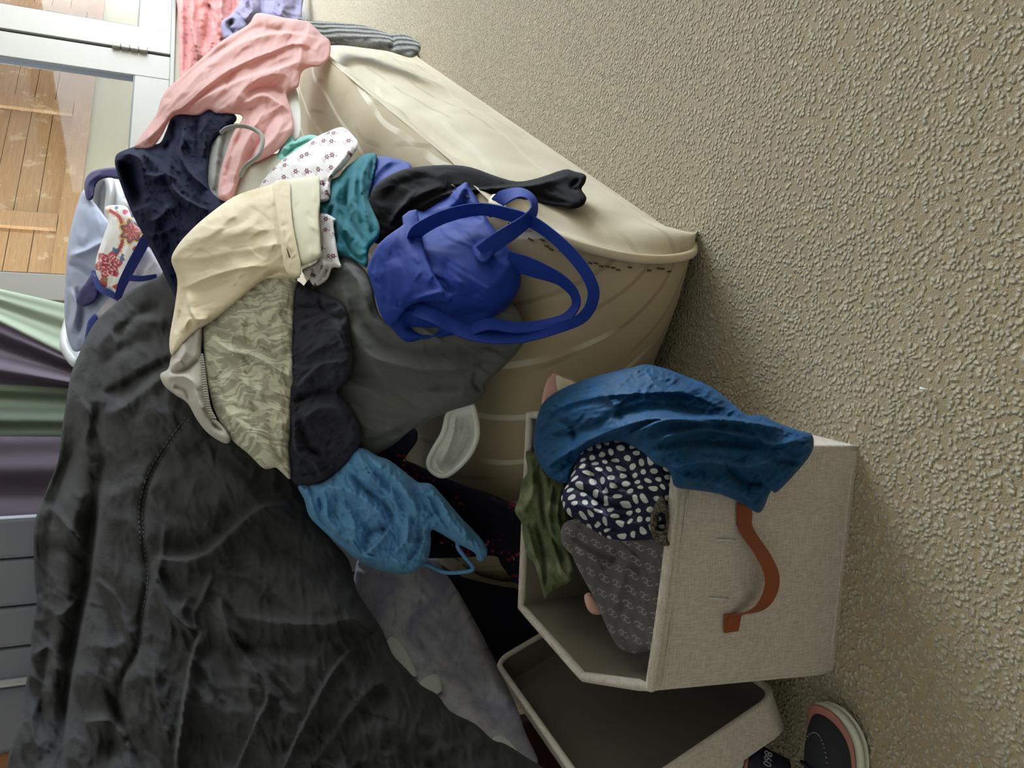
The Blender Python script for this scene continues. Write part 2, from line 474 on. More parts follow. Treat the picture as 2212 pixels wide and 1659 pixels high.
def polka(t, u, c):
    w = t.noise(u, 1.3, 1)
    uu = t.n('ShaderNodeVectorMath', operation='MULTIPLY_ADD'); t.l(w.outputs['Color'], uu.inputs[0]); uu.inputs[1].default_value = (.5, .5, 0); t.l(u, uu.inputs[2])
    dx, dy, r, a, _ = rel(t, t.vec(uu.outputs[0], (1, 1.25, 1), (0, 0, .3)), 4.0, .12)
    return t.mix(t.smooth(r, .27, .33, 1, 0), c, srgb(208, 210, 205))
def monogram(t, u, c):
    def one(v, off):
        s_ = t.n('ShaderNodeVectorMath', operation='FRACTION'); t.l(t.vec(v, (2.55, 2.0, 1), (0, 0, .0), off), s_.inputs[0])
        se = t.n('ShaderNodeSeparateXYZ'); t.l(s_.outputs[0], se.inputs[0])
        x = t.math('SUBTRACT', se.outputs[0], .5); y = t.math('SUBTRACT', se.outputs[1], .5)
        res = None
        for sg in (1, -1):
            cx = t.math('SUBTRACT', x, sg * .075); cy = t.math('SUBTRACT', y, sg * .10)
            r = t.math('SQRT', t.math('ADD', t.math('MULTIPLY', cx, cx), t.math('MULTIPLY', cy, cy)))
            ring = t.smooth(t.math('ABSOLUTE', t.math('SUBTRACT', r, .125)), .018, .034, 1, 0)
            gap = t.smooth(t.math('ADD', t.math('MULTIPLY', cx, float(sg)), t.math('MULTIPLY', t.math('ABSOLUTE', t.math('SUBTRACT', cy, sg * .03)), -1.0)), .0, .05, 1, 0)
            k = t.math('MULTIPLY', ring, gap)
            res = k if res is None else t.math('MAXIMUM', res, k)
        # dotted diagonals
        dd = t.math('ABSOLUTE', t.math('SUBTRACT', t.math('ABSOLUTE', x), t.math('ABSOLUTE', y)))
        ln = t.smooth(dd, .012, .03, 1, 0)
        dots = t.smooth(t.math('FRACT', t.math('MULTIPLY', x, 13.0)), .4, .6, 0, 1)
        far = t.smooth(t.math('ABSOLUTE', x), .26, .30, 0, 1)
        return t.math('MAXIMUM', res, t.math('MULTIPLY', t.math('MULTIPLY', ln, dots), t.math('MULTIPLY', far, .5)))
    v = t.vec(u, (1, 1, 1), (0, 0, math.radians(28)))
    k = t.math('MAXIMUM', one(v, (0, 0, 0)), one(v, (.5, .5, 0)))
    return t.mix(t.math('MULTIPLY', k, .9), c, srgb(140, 136, 136))
def marble(t, u, c):
    n0 = t.noise(u, 1.1, 2); uu = t.n('ShaderNodeVectorMath', operation='MULTIPLY_ADD'); t.l(n0.outputs['Color'], uu.inputs[0]); uu.inputs[1].default_value = (1.1, 1.1, 0); t.l(u, uu.inputs[2])
    w = t.noise(t.vec(uu.outputs[0], (2.2, 11.0, 1), (0, 0, .5)), 1.0, 3, .5, .6)
    return t.mix(t.smooth(w.outputs[0], .47, .53, 0, .9), c, srgb(172, 168, 148))
def redfloral(t, u, c):
    big = t.smooth(t.noise(u, 1.3, 2).outputs[0], .52, .60)
    sp = t.voro(u, 9, 1.0); k = t.math('MULTIPLY', t.smooth(sp.outputs['Distance'], .25, .42, 1, 0), big)
    c = t.mix(k, c, srgb(140, 28, 52))
    k2 = t.math('MULTIPLY', t.smooth(t.voro(t.vec(u, loc=(3, 1, 0)), 7, 1.0).outputs['Distance'], .12, .2, 1, 0), big)
    return t.mix(k2, c, srgb(150, 110, 100))
def animal(t, u, c):
    return t.mix(t.smooth(t.noise(u, 22, 2, .5, 1.0).outputs[0], .48, .55), c, srgb(105, 96, 84))
def tiedye(t, u, c):
    n = t.noise(u, 1.1, 5, .6, .8); n2 = t.noise(t.vec(u, (3, 1, 1), (0, 0, .6)), 2.0, 4, .6)
    c = t.mix(t.smooth(n.outputs[0], .35, .68), c, srgb(205, 205, 212))
    return t.mix(t.smooth(n2.outputs[0], .5, .75, 0, .6), c, srgb(120, 116, 140))
def olive(t, u, c):
    return t.mix(t.smooth(t.noise(u, 1.6, 3).outputs[0], .45, .70), c, srgb(150, 154, 122))
def bluepatch(t, u, c):
    return t.mix(t.smooth(t.noise(u, 2.2, 3, .5, .5).outputs[0], .5, .75), c, srgb(14, 84, 142))

M = {}
M['pinkchiffon'] = fabric('pink_chiffon', srgb(250, 202, 199), .75, .2, 90, .05, .05, trans=.38)
M['pinkfleece'] = fabric('pink_fleece', srgb(190, 128, 126), .95, .1, fuzz=.5)
M['lilacfleece'] = fabric('lilac_fleece', srgb(126, 121, 148), .95, .1, fuzz=.6)
M['navyfleece'] = fabric('navy_fleece', srgb(18, 24, 50), .95, .45, fuzz=.8, amt=.25)
M['greyjersey'] = fabric('grey_marl_jersey', srgb(150, 150, 146), .95)
M['greydark'] = fabric('slate_grey_jersey', srgb(94, 96, 94), .9)
M['charcoal'] = fabric('charcoal_jersey', srgb(52, 53, 62), .9)
M['creamlinen'] = fabric('cream_linen', srgb(238, 222, 190), .9, wb=.12, amt=.05)
M['creamlining'] = fabric('cream_lining', srgb(228, 222, 196), .9, wb=.05, amt=.04)
M['creamfleece'] = fabric('cream_fleece', srgb(214, 208, 190), .95, .5, fuzz=.7)
M['whitefleece'] = fabric('oatmeal_fleece', srgb(205, 197, 186), .95, .5, fuzz=.5)
M['marbled'] = fabric('marbled_crepe', srgb(218, 216, 192), .85, pattern=marble, wb=.2)
M['mint'] = fabric('mint_jersey', srgb(126, 196, 186), .9)
M['floral'] = fabric('small_floral_cotton', srgb(232, 226, 226), .8, pattern=floral_small, wb=.1, amt=.03)
M['teal'] = fabric('teal_cotton', srgb(24, 104, 118), .9, amt=.15)
M['black'] = fabric('black_velour', srgb(9, 8, 12), .9, .05, amt=.2)
M['blackfloral'] = fabric('black_floral', srgb(16, 16, 30), .85, pattern=redfloral, amt=.2)
M['navyblack'] = fabric('black_navy_cotton', srgb(14, 16, 26), .95, .1)
M['royal'] = fabric('royal_blue_nonwoven', srgb(20, 52, 142), .75, .05, 40, .12, .06)
M['skyblue'] = fabric('light_blue_gauze', srgb(114, 176, 230), .85, .2, 50, .3, .12, trans=.15)
M['whitecuff'] = fabric('white_cotton', srgb(226, 228, 222), .9, wb=.2, amt=.03)
M['bluescarf'] = fabric('petrol_blue_silk', srgb(12, 70, 112), .6, .2, 40, .25, .15, trans=.12, pattern=bluepatch)
M['polka'] = fabric('polka_dot_silk', srgb(22, 26, 52), .6, pattern=polka, wb=.05)
M['monogram'] = fabric('monogram_jacquard', srgb(82, 79, 80), .65, pattern=monogram, wb=.06)
M['olive'] = fabric('olive_chiffon', srgb(84, 96, 62), .8, pattern=olive, trans=.15)
M['animal'] = fabric('animal_print', srgb(50, 45, 40), .8, pattern=animal)
M['palepink'] = fabric('pale_pink', srgb(216, 170, 160), .8)
M['lav'] = fabric('lavender_grey_satin', srgb(172, 182, 214), .55, .2, 60, .05, .05)
M['lilacwhite'] = fabric('lilac_white_cotton', srgb(206, 200, 212), .8, wb=.1, amt=.06)
M['navysatin'] = fabric('navy_purple_satin', srgb(44, 38, 98), .5, .2)
M['bluetrim'] = fabric('royal_blue_trim', srgb(24, 44, 122), .6)
M['tiedye'] = fabric('lilac_grey_marbled_sheet', srgb(158, 156, 176), .9, pattern=tiedye, amt=.05)
M['whitehem'] = fabric('white_hem', srgb(214, 218, 214), .9)
M['curtgreen'] = fabric('sage_green_curtain', srgb(178, 192, 174), .85, trans=.25)
M['curtdgreen'] = fabric('moss_green_curtain', srgb(92, 104, 90), .85, trans=.12)
M['curtpurple'] = fabric('mauve_curtain', srgb(92, 82, 96), .85, trans=.12)
M['headgrey'] = fabric('grey_upholstery', srgb(146, 148, 162), .9)
def dusty(t, u, c):
    n = t.noise(u, 1.2, 5, .6)
    c = t.mix(t.smooth(n.outputs[0], .45, .75, 0, .25), c, srgb(72, 76, 80))
    sp = t.voro(u, 9, 1.0)                       # lint
    k = t.math('MULTIPLY', t.smooth(sp.outputs['Distance'], .03, .05, 1, 0), t.smooth(t.noise(u, 2.0, 2).outputs[0], .5, .6))
    return t.mix(k, c, srgb(170, 180, 185))
M['duvet'] = fabric('dark_grey_washed_cotton', srgb(58, 58, 60), .88, .3, 30, .3, .12, pattern=dusty)

def knit_mat():
    t = NT('grey_rib_knit'); u = t.uv()
    w = t.wave(u, 2.6, .4, 1, 1, 'Y'); w2 = t.wave(t.vec(u, (1, 1, 1), (0, 0, .5)), 9., .3)
    h = t.math('ADD', w, t.math('MULTIPLY', w2, .35))
    t.base(t.mix(w, srgb(88, 92, 92), srgb(150, 153, 150))); t.set(Roughness=.95, Sheen_Weight=.4)
    t.bump(h, .8, .01); return t.m
M['knit'] = knit_mat()
def rib_mat():
    t = NT('oatmeal_rib'); u = t.uv(); w = t.wave(u, 6.0, .2, 1, 1, 'Y')
    t.base(t.mix(w, srgb(150, 142, 132), srgb(196, 188, 174))); t.set(Roughness=.95); t.bump(w, .8, .008); return t.m
M['rib'] = rib_mat()

def carpet_mat():
    t = NT('beige_loop_carpet'); o = t.obj()
    w = t.noise(o, 40, 2); wv = t.n('ShaderNodeVectorMath', operation='MULTIPLY_ADD'); t.l(w.outputs['Color'], wv.inputs[0]); wv.inputs[1].default_value = (.012, .012, 0); t.l(o, wv.inputs[2])
    fl = t.vec(wv.outputs[0], (1, 1, 0))
    v = t.voro(fl, 135, 1.0, 'SMOOTH_F1'); v.inputs['Smoothness'].default_value = .25
    n = t.noise(o, 420, 3, .6)
    h = t.math('ADD', t.smooth(v.outputs['Distance'], .05, .62, 1, 0), t.math('MULTIPLY', n.outputs[0], .35))
    big = t.noise(o, 2.0, 4)
    c = t.mix(t.smooth(v.outputs['Distance'], .15, .7), srgb(230, 218, 188), srgb(170, 151, 114))
    c = t.mix(t.smooth(big.outputs[0], .35, .7, 0, .25), c, srgb(196, 182, 150))
    t.base(c); t.set(Roughness=.95, Sheen_Weight=.5, Sheen_Roughness=.6); t.b.inputs['Specular IOR Level'].default_value = .1
    t.bump(h, 1.0, .008); return t.m
M['carpet'] = carpet_mat()
def mattress_mat(name, col, kd, kl, swirl=True):
    t = NT(name); u = t.uv()        # uv in metres: x along the mattress, y across it
    w = t.noise(t.vec(u, (2.2, 2.2, 1)), 1.0, 2)
    se = t.n('ShaderNodeSeparateXYZ'); t.l(u, se.inputs[0])
    gg = t.math('MULTIPLY', t.math('EXPONENT', t.math('MULTIPLY', se.outputs[0], -2.9)), .62 if swirl else 0.0)
    cb = t.n('ShaderNodeCombineXYZ'); t.l(t.math('MULTIPLY', se.outputs[0], .8), cb.inputs[0]); t.l(t.math('ADD', se.outputs[1], gg), cb.inputs[1])
    def lines(sc, lo, hi, ph, rot):
        v = t.vec(cb.outputs[0], (1, 1, 1), (0, 0, rot), (ph, ph, 0))
        return t.smooth(t.wave(v, sc, 5.0, 1.5, .55, 'Y'), lo, hi)
    band = t.smooth(w.outputs[0], .40, .50)
    l1 = t.math('MULTIPLY', lines(2.6, .955, .985, .3, .1), band)
    l2 = t.math('MULTIPLY', lines(3.6, .93, .98, 1.7, -.15), t.math('SUBTRACT', 1.0, band))
    c = vary(t, col, .05, 8, u)
    c = t.mix(t.math('MULTIPLY', l2, kd), c, srgb(140, 122, 96))
    c = t.mix(t.math('MULTIPLY', l1, kl), c, srgb(226, 220, 202))
    t.base(c); t.set(Roughness=.8, Sheen_Weight=.1); t.b.inputs['Specular IOR Level'].default_value = .15
    h = t.math('ADD', t.math('MULTIPLY', t.noise(u, 9, 4).outputs[0], .8), t.math('MULTIPLY', t.noise(u, 300, 2).outputs[0], .1))
    t.bump(h, .15, .02); return t.m
M['mattress'] = mattress_mat('cream_damask', srgb(186, 171, 142), .5, .95)
M['mattress_side'] = mattress_mat('cream_damask_border', srgb(204, 193, 168), .3, .25, False)
M['piping'] = plain('cream_piping', srgb(214, 200, 172), .7, amt=.12, scale=30)
M['stitchgrey'] = plain('grey_thread', srgb(120, 118, 112), .9)
M['stitch'] = plain('brown_grey_stitching', srgb(86, 72, 58), .9, amt=.3, scale=40)
def linen_mat(name, col, col2):
    t = NT(name); o = t.obj()
    a = t.noise(t.vec(o, (900, 900, 70)), 1.0, 2); b = t.noise(t.vec(o, (60, 60, 1200)), 1.0, 2)
    k = t.math('ADD', t.math('MULTIPLY', a.outputs[0], .5), t.math('MULTIPLY', b.outputs[0], .5))
    t.base(t.mix(t.smooth(k, .35, .65), col, col2)); t.set(Roughness=.9); t.b.inputs['Specular IOR Level'].default_value = .2
    t.bump(k, .25, .0015); return t.m
M['linen'] = linen_mat('grey_beige_linen', srgb(180, 170, 158), srgb(216, 208, 199))
M['lininggrey'] = plain('taupe_lining', srgb(122, 114, 102), .9, amt=.05, bump=.1)
M['lidgrey'] = plain('dark_taupe_lining', srgb(96, 88, 80), .9, amt=.05, bump=.1)
M['leather'] = plain('tan_leatherette', srgb(138, 72, 40), .5, spec=.4, amt=.1, scale=20, bump=.15, bscale=200)
M['wall'] = plain('cream_wall_paint', srgb(190, 182, 164), .85, amt=.03, bump=.05, bscale=30)
M['ceiling'] = plain('white_ceiling_paint', srgb(240, 238, 232), .9, amt=.02)
M['upvc'] = plain('white_window_frame', srgb(142, 139, 132), .6, spec=.2, amt=.03, scale=3)
M['seal'] = plain('black_rubber_seal', srgb(22, 24, 28), .6)
M['plastic'] = plain('pale_grey_plastic', srgb(206, 208, 214), .4)
M['wood'] = plain('orange_brown_wood', srgb(160, 104, 66), .5, amt=.15)
M['redwood'] = plain('dark_red_wood', srgb(70, 34, 28), .5, amt=.2)
def plank_mat():
    t = NT('weathered_brown_plank'); o = t.obj()
    g = t.noise(t.vec(o, (2, 2, 30)), 3.0, 5, .6); p = t.noise(o, 5.0, 5, .7)
    c = t.mix(g.outputs[0], srgb(128, 94, 64), srgb(190, 152, 112))
    c = t.mix(t.smooth(p.outputs[0], .56, .66, 0, .5), c, srgb(206, 184, 156))
    t.base(c); t.set(Roughness=.8); t.bump(g.outputs[0], .3, .005); return t.m
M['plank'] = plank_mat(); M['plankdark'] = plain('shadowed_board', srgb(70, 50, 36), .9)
M['concrete'] = plain('pale_render', srgb(176, 168, 140), .9, amt=.08, bump=.2)
def glass_mat():
    t = NT('window_glass')
    tr = t.n('ShaderNodeBsdfTransparent'); gl = t.n('ShaderNodeBsdfGlossy'); gl.inputs['Roughness'].default_value = .01
    tr.inputs[0].default_value = (.93, .95, .95, 1)
    fr = t.n('ShaderNodeLayerWeight'); fr.inputs[0].default_value = .5
    mx = t.n('ShaderNodeMixShader'); t.l(t.math('ADD', .002, t.math('MULTIPLY', t.math('POWER', fr.outputs['Facing'], 5.0), .3)), mx.inputs[0]); t.l(tr.outputs[0], mx.inputs[1]); t.l(gl.outputs[0], mx.inputs[2]); t.l(mx.outputs[0], t.out.inputs[0])
    return t.m
M['glass'] = glass_mat()
M['rubber_white'] = plain('white_foam_sole', srgb(212, 214, 200), .7)
M['shoe_dark'] = plain('black_mesh_upper', srgb(36, 38, 46), .85, bump=.5, bscale=350)
M['shoe_navy'] = plain('navy_heel_panel', srgb(22, 26, 50), .7, bump=.2, bscale=200)
M['shoe_pink'] = plain('dusty_pink_overlay', srgb(168, 112, 102), .6)
M['shoe_lime'] = plain('lime_sole', srgb(196, 206, 30), .6)
M['print_white'] = plain('pale_grey_print', srgb(170, 176, 184), .6)

def print_mat(name, rough=.7):
    t = NT(name); a = t.n('ShaderNodeVertexColor'); a.layer_name = 'print'
    u = t.uv(); n = t.noise(u, 20, 3)
    t.base(a.outputs[0]); t.set(Roughness=rough, Sheen_Weight=.2); t.bump(n.outputs[0], .08, .003); return t.m
M['bigfloral'] = print_mat('floral_printed_silk')

# ---------------------------------------------------------------- the room
T0, T1, D0 = -1.9, 9.6, -2.2
CEIL = 2.85
def wall_box(name, t0, t1, d0, d1, z0, z1, mat, parent=None, bevel=0):
    return box_obj(name, room(t0, d0, z0), (t1 - t0) * WW, (d1 - d0) * NN, (0, 0, z1 - z0), mat, parent, bevel)
def struct(o): o['kind'] = 'structure'; return o
struct(wall_box('floor', T0 - .1, T1 + .1, D0 - .1, WALL_D + .1, -.06, 0, M['carpet']))
struct(wall_box('ceiling', T0 - .1, T1 + .1, D0 - .1, WALL_D + .1, CEIL, CEIL + .06, M['ceiling']))
struct(wall_box('wall_left', T0 - .1, T0, D0, WALL_D, 0, CEIL, M['wall']))
struct(wall_box('wall_rear', T0 - .1, T1 + .1, D0 - .1, D0, 0, CEIL, M['wall']))
# window wall: below the sill, above the head, beside the frame
SILL, HEAD, WT0, WT1 = kz(1.02), 2.7, 2.28 * KW, 7.0
wf = empty('wall_window', room(3, WALL_D, 0)); struct(wf)
for a in ((T0 - .1, T1 + .1, WALL_D, WALL_D + .1, 0, SILL), (T0 - .1, T1 + .1, WALL_D, WALL_D + .1, HEAD, CEIL),
          (T0 - .1, WT0, WALL_D, WALL_D + .1, SILL, HEAD), (WT1, T1 + .1, WALL_D, WALL_D + .1, SILL, HEAD)):
    wall_box('wall_section', *a, M['wall'], wf)
# unseen right wall, with an opening added to bring in daylight
RW = (-1.6, 2.9, .05, 2.6)
wr = empty('wall_right', room(T1, 0, 0)); struct(wr)
for a in ((D0, WALL_D, 0, RW[2]), (D0, WALL_D, RW[3], CEIL), (D0, RW[0], RW[2], RW[3]), (RW[1], WALL_D, RW[2], RW[3])):
    wall_box('wall_section', T1, T1 + .1, a[0], a[1], a[2], a[3], M['wall'], wr)
portal(room(T1 + .08, (RW[0] + RW[1]) / 2, (RW[2] + RW[3]) / 2), NN, (0, 0, 1), RW[1] - RW[0], RW[3] - RW[2])
portal(room((WT0 + WT1) / 2, WALL_D + .09, (SILL + HEAD) / 2), WW, (0, 0, 1), WT1 - WT0, HEAD - SILL)
struct(wall_box('baseboard_window', T0, T1, WALL_D - .018, WALL_D, 0, .10, M['upvc'], bevel=.004))

def casement(name, t0, t1, stile0, stile1, rail=.17 * 1.333, top=.14):
    w = empty(name, room((t0 + t1) / 2, WALL_D, SILL)); struct(w)
    d0, d1 = WALL_D - .015, WALL_D + .05
    wall_box('stile', t0, t0 + stile0, d0, d1, SILL, HEAD, M['upvc'], w, .006)
    wall_box('stile', t1 - stile1, t1, d0, d1, SILL, HEAD, M['upvc'], w, .006)
    wall_box('bottom_rail', t0 + stile0 - .002, t1 - stile1 + .002, d0 + .002, d1, SILL, SILL + rail, M['upvc'], w, .006)
    wall_box('top_rail', t0 + stile0 - .002, t1 - stile1 + .002, d0 + .002, d1, HEAD - top, HEAD, M['upvc'], w, .006)
    a, b, c, e = t0 + stile0, t1 - stile1, SILL + rail, HEAD - top
    for q in ((a, a + .008, c, e), (b - .008, b, c, e), (a, b, c, c + .008), (a, b, e - .008, e)):
        wall_box('glazing_seal', q[0], q[1], d0 + .004, d1 - .01, q[2], q[3], M['seal'], w)
    wall_box('pane', a + .004, b - .004, WALL_D + .015, WALL_D + .019, c + .004, e - .004, M['glass'], w)
    return w
w1 = casement('window_1', 2.30 * KW, 4.115 * KW, .145 * KW, .21 * KW)
w2 = casement('window_2', 4.143 * KW, 6.98, .222 * KW, .2)
o = wall_box('meeting_seal', 4.113 * KW, 4.145 * KW, WALL_D + .0, WALL_D + .04, SILL, HEAD, M['seal'], w1)
for k in range(4):
    wall_box('hinge_barrel', 4.108 * KW, 4.150 * KW, WALL_D - .045, WALL_D - .012, kz(1.135 + k * .044), kz(1.135 + k * .044 + .041), M['upvc'], w1, .008)
struct(wall_box('trim_1', WT0, WT1, WALL_D - .03, WALL_D + .06, SILL - .03, SILL, M['upvc'], bevel=.006))

# ---------------------------------------------------------------- outside: plank gate over a pale rendered plinth, under a roof added to shade it
GD = 3.7 * KW
g = empty('plank_gate', room(4.4 * KW, GD, kz(1.55)))
tag(g, 'weathered brown plank gate seen through the window glass', 'gate')
random.seed(4)
z = kz(1.66)
while z < 3.6:
    hgt = .165 + random.uniform(-.012, .012)
    wall_box('plank', 3.6, 10.5, GD + .02 + random.uniform(0, .006), GD + .05, z, z + hgt - .005, M['plank'], g, .003)
    z += hgt
wall_box('dark_gap_backing', 3.6, 10.5, GD + .05, GD + .07, kz(1.56), 3.6, M['plankdark'], g)  # dark sheet added behind the planks to keep light out of the gaps
wall_box('bottom_rail', 3.6, 10.5, GD - .02, GD + .02, kz(1.553), kz(1.656), M['plank'], g, .004)
for t in (3.72 * KW, 4.82 * KW, 5.95 * KW):
    wall_box('batten', t, t + .17, GD - .015, GD + .02, kz(1.66), 3.6, M['plank'], g, .004)
o = wall_box('garden_wall', 1.5, 11.0, GD + .03, GD + .3, .3, kz(1.56), M['concrete']); tag(o, 'pale cream rendered plinth below the plank gate', 'wall')
o = wall_box('sky_block_facade', T0 - .1, T1 + .1, WALL_D, WALL_D + .1, CEIL + .06, 5.0, M['concrete']); struct(o)  # unseen wall above the ceiling, added to cut skylight on the gate
cn = empty('shade_roof', room(3, GD - .5, 3.5)); struct(cn)  # unseen roof, added to keep the gate from overexposing
wall_box('shade_board', -1, T1 + 1.2, WALL_D + .1, GD - .12, 3.5, 3.55, M['plank'], cn)
wall_box('shade_screen', T1 + 1.1, T1 + 1.2, WALL_D + .0, GD + .1, 0, 3.5, M['plank'], cn)  # added screen, blocks sky light at the passage end
o = wall_box('terrace_ground', 0, 12, WALL_D + .1, GD + 2, -.2, .0, M['concrete']); struct(o)

# ---------------------------------------------------------------- curtain: colour-blocked panels with hanging folds
cur = empty('curtain', room(1.9, WALL_D - .1, 0)); tag(cur, 'floor length curtain in sage green and mauve blocks beside the window', 'curtain')
def curtain_panel(edge_top, mat, seed, label, amp=.03, n=40):
    """edge_top: (photo y of both edges at photo x=-60, at photo x=330)"""
    (ya0, yb0), (ya1, yb1) = edge_top
    V = []; rows = 24
    for j in range(rows):
        fr = j / (rows - 1); xx = -420 + fr * 1150
        k = (xx + 60) / 390
        for i in range(n):
            s = i / (n - 1)
            ka = max(min(k, 1.3), -.6)
            yy = (ya0 + (ya1 - ya0) * ka) * (1 - s) + (yb0 + (yb1 - yb0) * ka) * s
            d = WALL_D - .09 - amp * math.sin(s * 9 + seed) - .4 * amp * math.sin(s * 23 + seed * 2 + fr * 2)
            V.append(on_wall(xx, yy, d))
    V = np.array(V); off = -NN * .006
    m_ = len(V); V2 = np.concatenate([V, V + off])
    Fc = []
    for j in range(rows - 1):
        for i in range(n - 1):
            a = j * n + i; Fc.append((a, a + 1, a + n + 1, a + n)); Fc.append((a + m_, a + n + m_, a + n + 1 + m_, a + 1 + m_))
    uv = np.array([[(i / n) * 2, j / rows * 3] for j in range(rows) for i in range(n)]); uv = np.concatenate([uv, uv])
    o = mesh_obj('curtain_panel', V2, Fc, mat, uv=uv); o['label'] = label; adopt(o, cur)
curtain_panel(((612, 672), (700, 880)), M['curtgreen'], 0, 'pale sage green panel', .012)
curtain_panel(((668, 832), (860, 860)), M['curtpurple'], 1.3, 'dark mauve panel', .03)
curtain_panel(((828, 946), (850, 946)), M['curtdgreen'], 2.1, 'moss green panel', .012)
curtain_panel(((944, 1226), (946, 1226)), M['curtpurple'], .4, 'mauve panel')

# ---------------------------------------------------------------- grey upholstered headboard of the bed under the duvet
hb = empty('headboard', P(np.array(100.), np.array(1430.), np.array(1.98))); tag(hb, 'grey channelled upholstered headboard behind the dark duvet', 'headboard')
def hb_panel(y0, y1, mat, name, zc=2.02, th=.05):
    a = P(np.array(0.), np.array(float(y0)), np.array(zc)); b = P(np.array(0.), np.array(float(y1)), np.array(zc))
    a[2] = b[2] = 0
    o = box_obj(name, a, b - a, (0, th, 0), (0, 0, 1.8), mat, hb, .012); return o
for y0, y1 in ((1120, 1210), (1212, 1314), (1316, 1403), (1405, 1476), (1490, 1632)):
    hb_panel(y0, y1 - 1, M['headgrey'], 'channel_panel')
hb_panel(1476, 1489, M['plastic'], 'piping', 2.0)
hb_panel(1633, 1760, M['wood'], 'wooden_post', 2.01)

# ---------------------------------------------------------------- mattress on the floor
mw = np.array([.51, .86, 0]); mw /= np.linalg.norm(mw); me_ = np.array([-mw[1], mw[0], 0]); C0 = np.array([.262, 1.17, 0])
MWID = .86
prof = catmull([(0.01, 0), (-.05, .045), (-.088, .12), (-.094, .20), (-.06, .27), (0.0, .318), (.1, .362), (.2, .386), (.4, .41), (.7, .432),
                (1.0, .455), (1.4, .485), (1.8, .51), (2.12, .50), (2.26, .41), (2.29, .2), (2.27, 0.0)], n=8)
def mpt(s, e, z): return C0 + mw * s + me_ * e + np.array([0, 0, z])
mat_e = empty('mattress', C0 + mw * 1.0 + me_ * .4); tag(mat_e, 'cream damask mattress with piped edge under the heaped clothes', 'mattress')
arc = np.concatenate([[0], np.cumsum(np.linalg.norm(np.diff(prof, axis=0), axis=1))])
ne = 44; V = []; uv = []
cen = np.array([1.0, .2])
for k, (s, z) in enumerate(prof):
    dirv = np.array([s, z]) - np.array([np.clip(s, .12, 1.9), .2]); L = np.linalg.norm(dirv) + 1e-6
    for i in range(ne + 1):
        e = MWID * i / ne
        edge = min(e, MWID - e)
        rk = min(1, max(0, (s - .15) / .3)) if z > .1 else 0; pull = (.022 + .03 * rk) * math.exp(-(edge / (.035 + .02 * rk)) ** 1.0)             # drawn in at the piping
        puffy = .012 * perlin(np.array(arc[k] * 3.2 + 3), np.array(e * 4.0), 3)
        if s < .1: pull *= .5
        kk = (puffy - pull) * min(1, z / .08)
        ss, zz = s + dirv[0] / L * kk, max(0, z + dirv[1] / L * kk)
        if s < .4: ss += .10 * (e / MWID) ** 2 * (z > 0)           # far corner sits a little back
        V.append(mpt(ss, e, zz)); uv.append((arc[k], e))
np_ = len(prof); Fc = []
for k in range(np_ - 1):
    for i in range(ne):
        a = k * (ne + 1) + i; Fc.append((a, a + ne + 1, a + ne + 2, a + 1))
o = mesh_obj('cover', np.array(V), Fc, M['mattress'], uv=uv); fix_normals(o); adopt(o, mat_e)
# side panels
def side_panel(sgn):
    V = []; uv = []; nr = 26; Fc = []
    e0 = 0 if sgn < 0 else MWID
    for k, (s, z) in enumerate(prof):
        sf = np.interp(arc[k], [0, arc[56], arc[-40], arc[-1]], [0.01, .2, 1.9, 2.27])
        for j in range(nr + 1):
            r = j / nr
            zz = z * r; ss = sf * (1 - r) + s * r
            bul = .028 * math.sin(math.pi * min(1, r * 1.05)) - .022 * math.exp(-((r - .86) / .05) ** 2) * (1 + .5 * math.sin(ss * 11)) * np.clip((ss + .1) * 4, 0, 1)
            bul += .012 * float(perlin(np.array(ss * 3.1), np.array(zz * 5.0), 9)) * math.sin(math.pi * r)
            bul += .006 * float(perlin(np.array(ss * 9.), np.array(zz * 9.0), 4)) * math.sin(math.pi * r)
            rk = min(1, max(0, (s - .15) / .3)) if z > .1 else 0
            zz -= (.011 * (1 - rk) + .05 * rk) * r ** 3 * (z > .1)
            V.append(mpt(ss, e0 + sgn * bul, zz)); uv.append((ss + 5, zz * 1.0))
    for k in range(np_ - 1):
        for j in range(nr):
            a = k * (nr + 1) + j; Fc.append((a, a + 1, a + nr + 2, a + nr + 1))
    o = mesh_obj('side_panel', np.array(V), Fc, M['mattress_side'], uv=uv); fix_normals(o); adopt(o, mat_e)
side_panel(-1); side_panel(1)
for e0 in (-.003, MWID + .003):
    far = .10 if e0 > .1 else 0
    path = [mpt(s + (far if s < .4 and z > 0 else 0), e0 + .012 * (1 if e0 < 0 else -1) * 0, max(z, .006) - .03 * max(0, (k - 50) / 5) ** 2) for k, (s, z) in enumerate(prof[:56])]
    tube('piping', path, .0085, M['piping'], mat_e, 8)
# worn stitching under the piping: dark dashes
V = []; Fc = []
random.seed(2)
for k in range(14, 62):
    for e0 in (.016, MWID - .016):
        if random.random() < .45: continue
        s, z = prof[k]; s2, z2 = prof[k + 1]
        far = .10 if e0 > .1 else 0
        nrm = np.array([-(z2 - z), (s2 - s)]); nrm /= np.linalg.norm(nrm) + 1e-9
        if nrm[1] < 0 and s > .05: nrm = -nrm
        if s <= .05 and nrm[0] > 0: nrm = -nrm
        d = nrm * .001; jj = random.uniform(-.004, .006)
        a = mpt(s + d[0] + far, e0 + jj, z + d[1]); b = mpt(s * .2 + s2 * .8 + d[0] + far, e0 + jj, z * .2 + z2 * .8 + d[1])
        Vt, Ft = tube_mesh([a, b], .0016, 5); n0 = len(V); V += Vt; Fc += [tuple(i + n0 for i in q) for q in Ft]
o = mesh_obj('stitching', V, Fc, M['stitch']); adopt(o, mat_e); o['kind'] = 'stuff'; o['label'] = 'worn dark stitching along the piping'

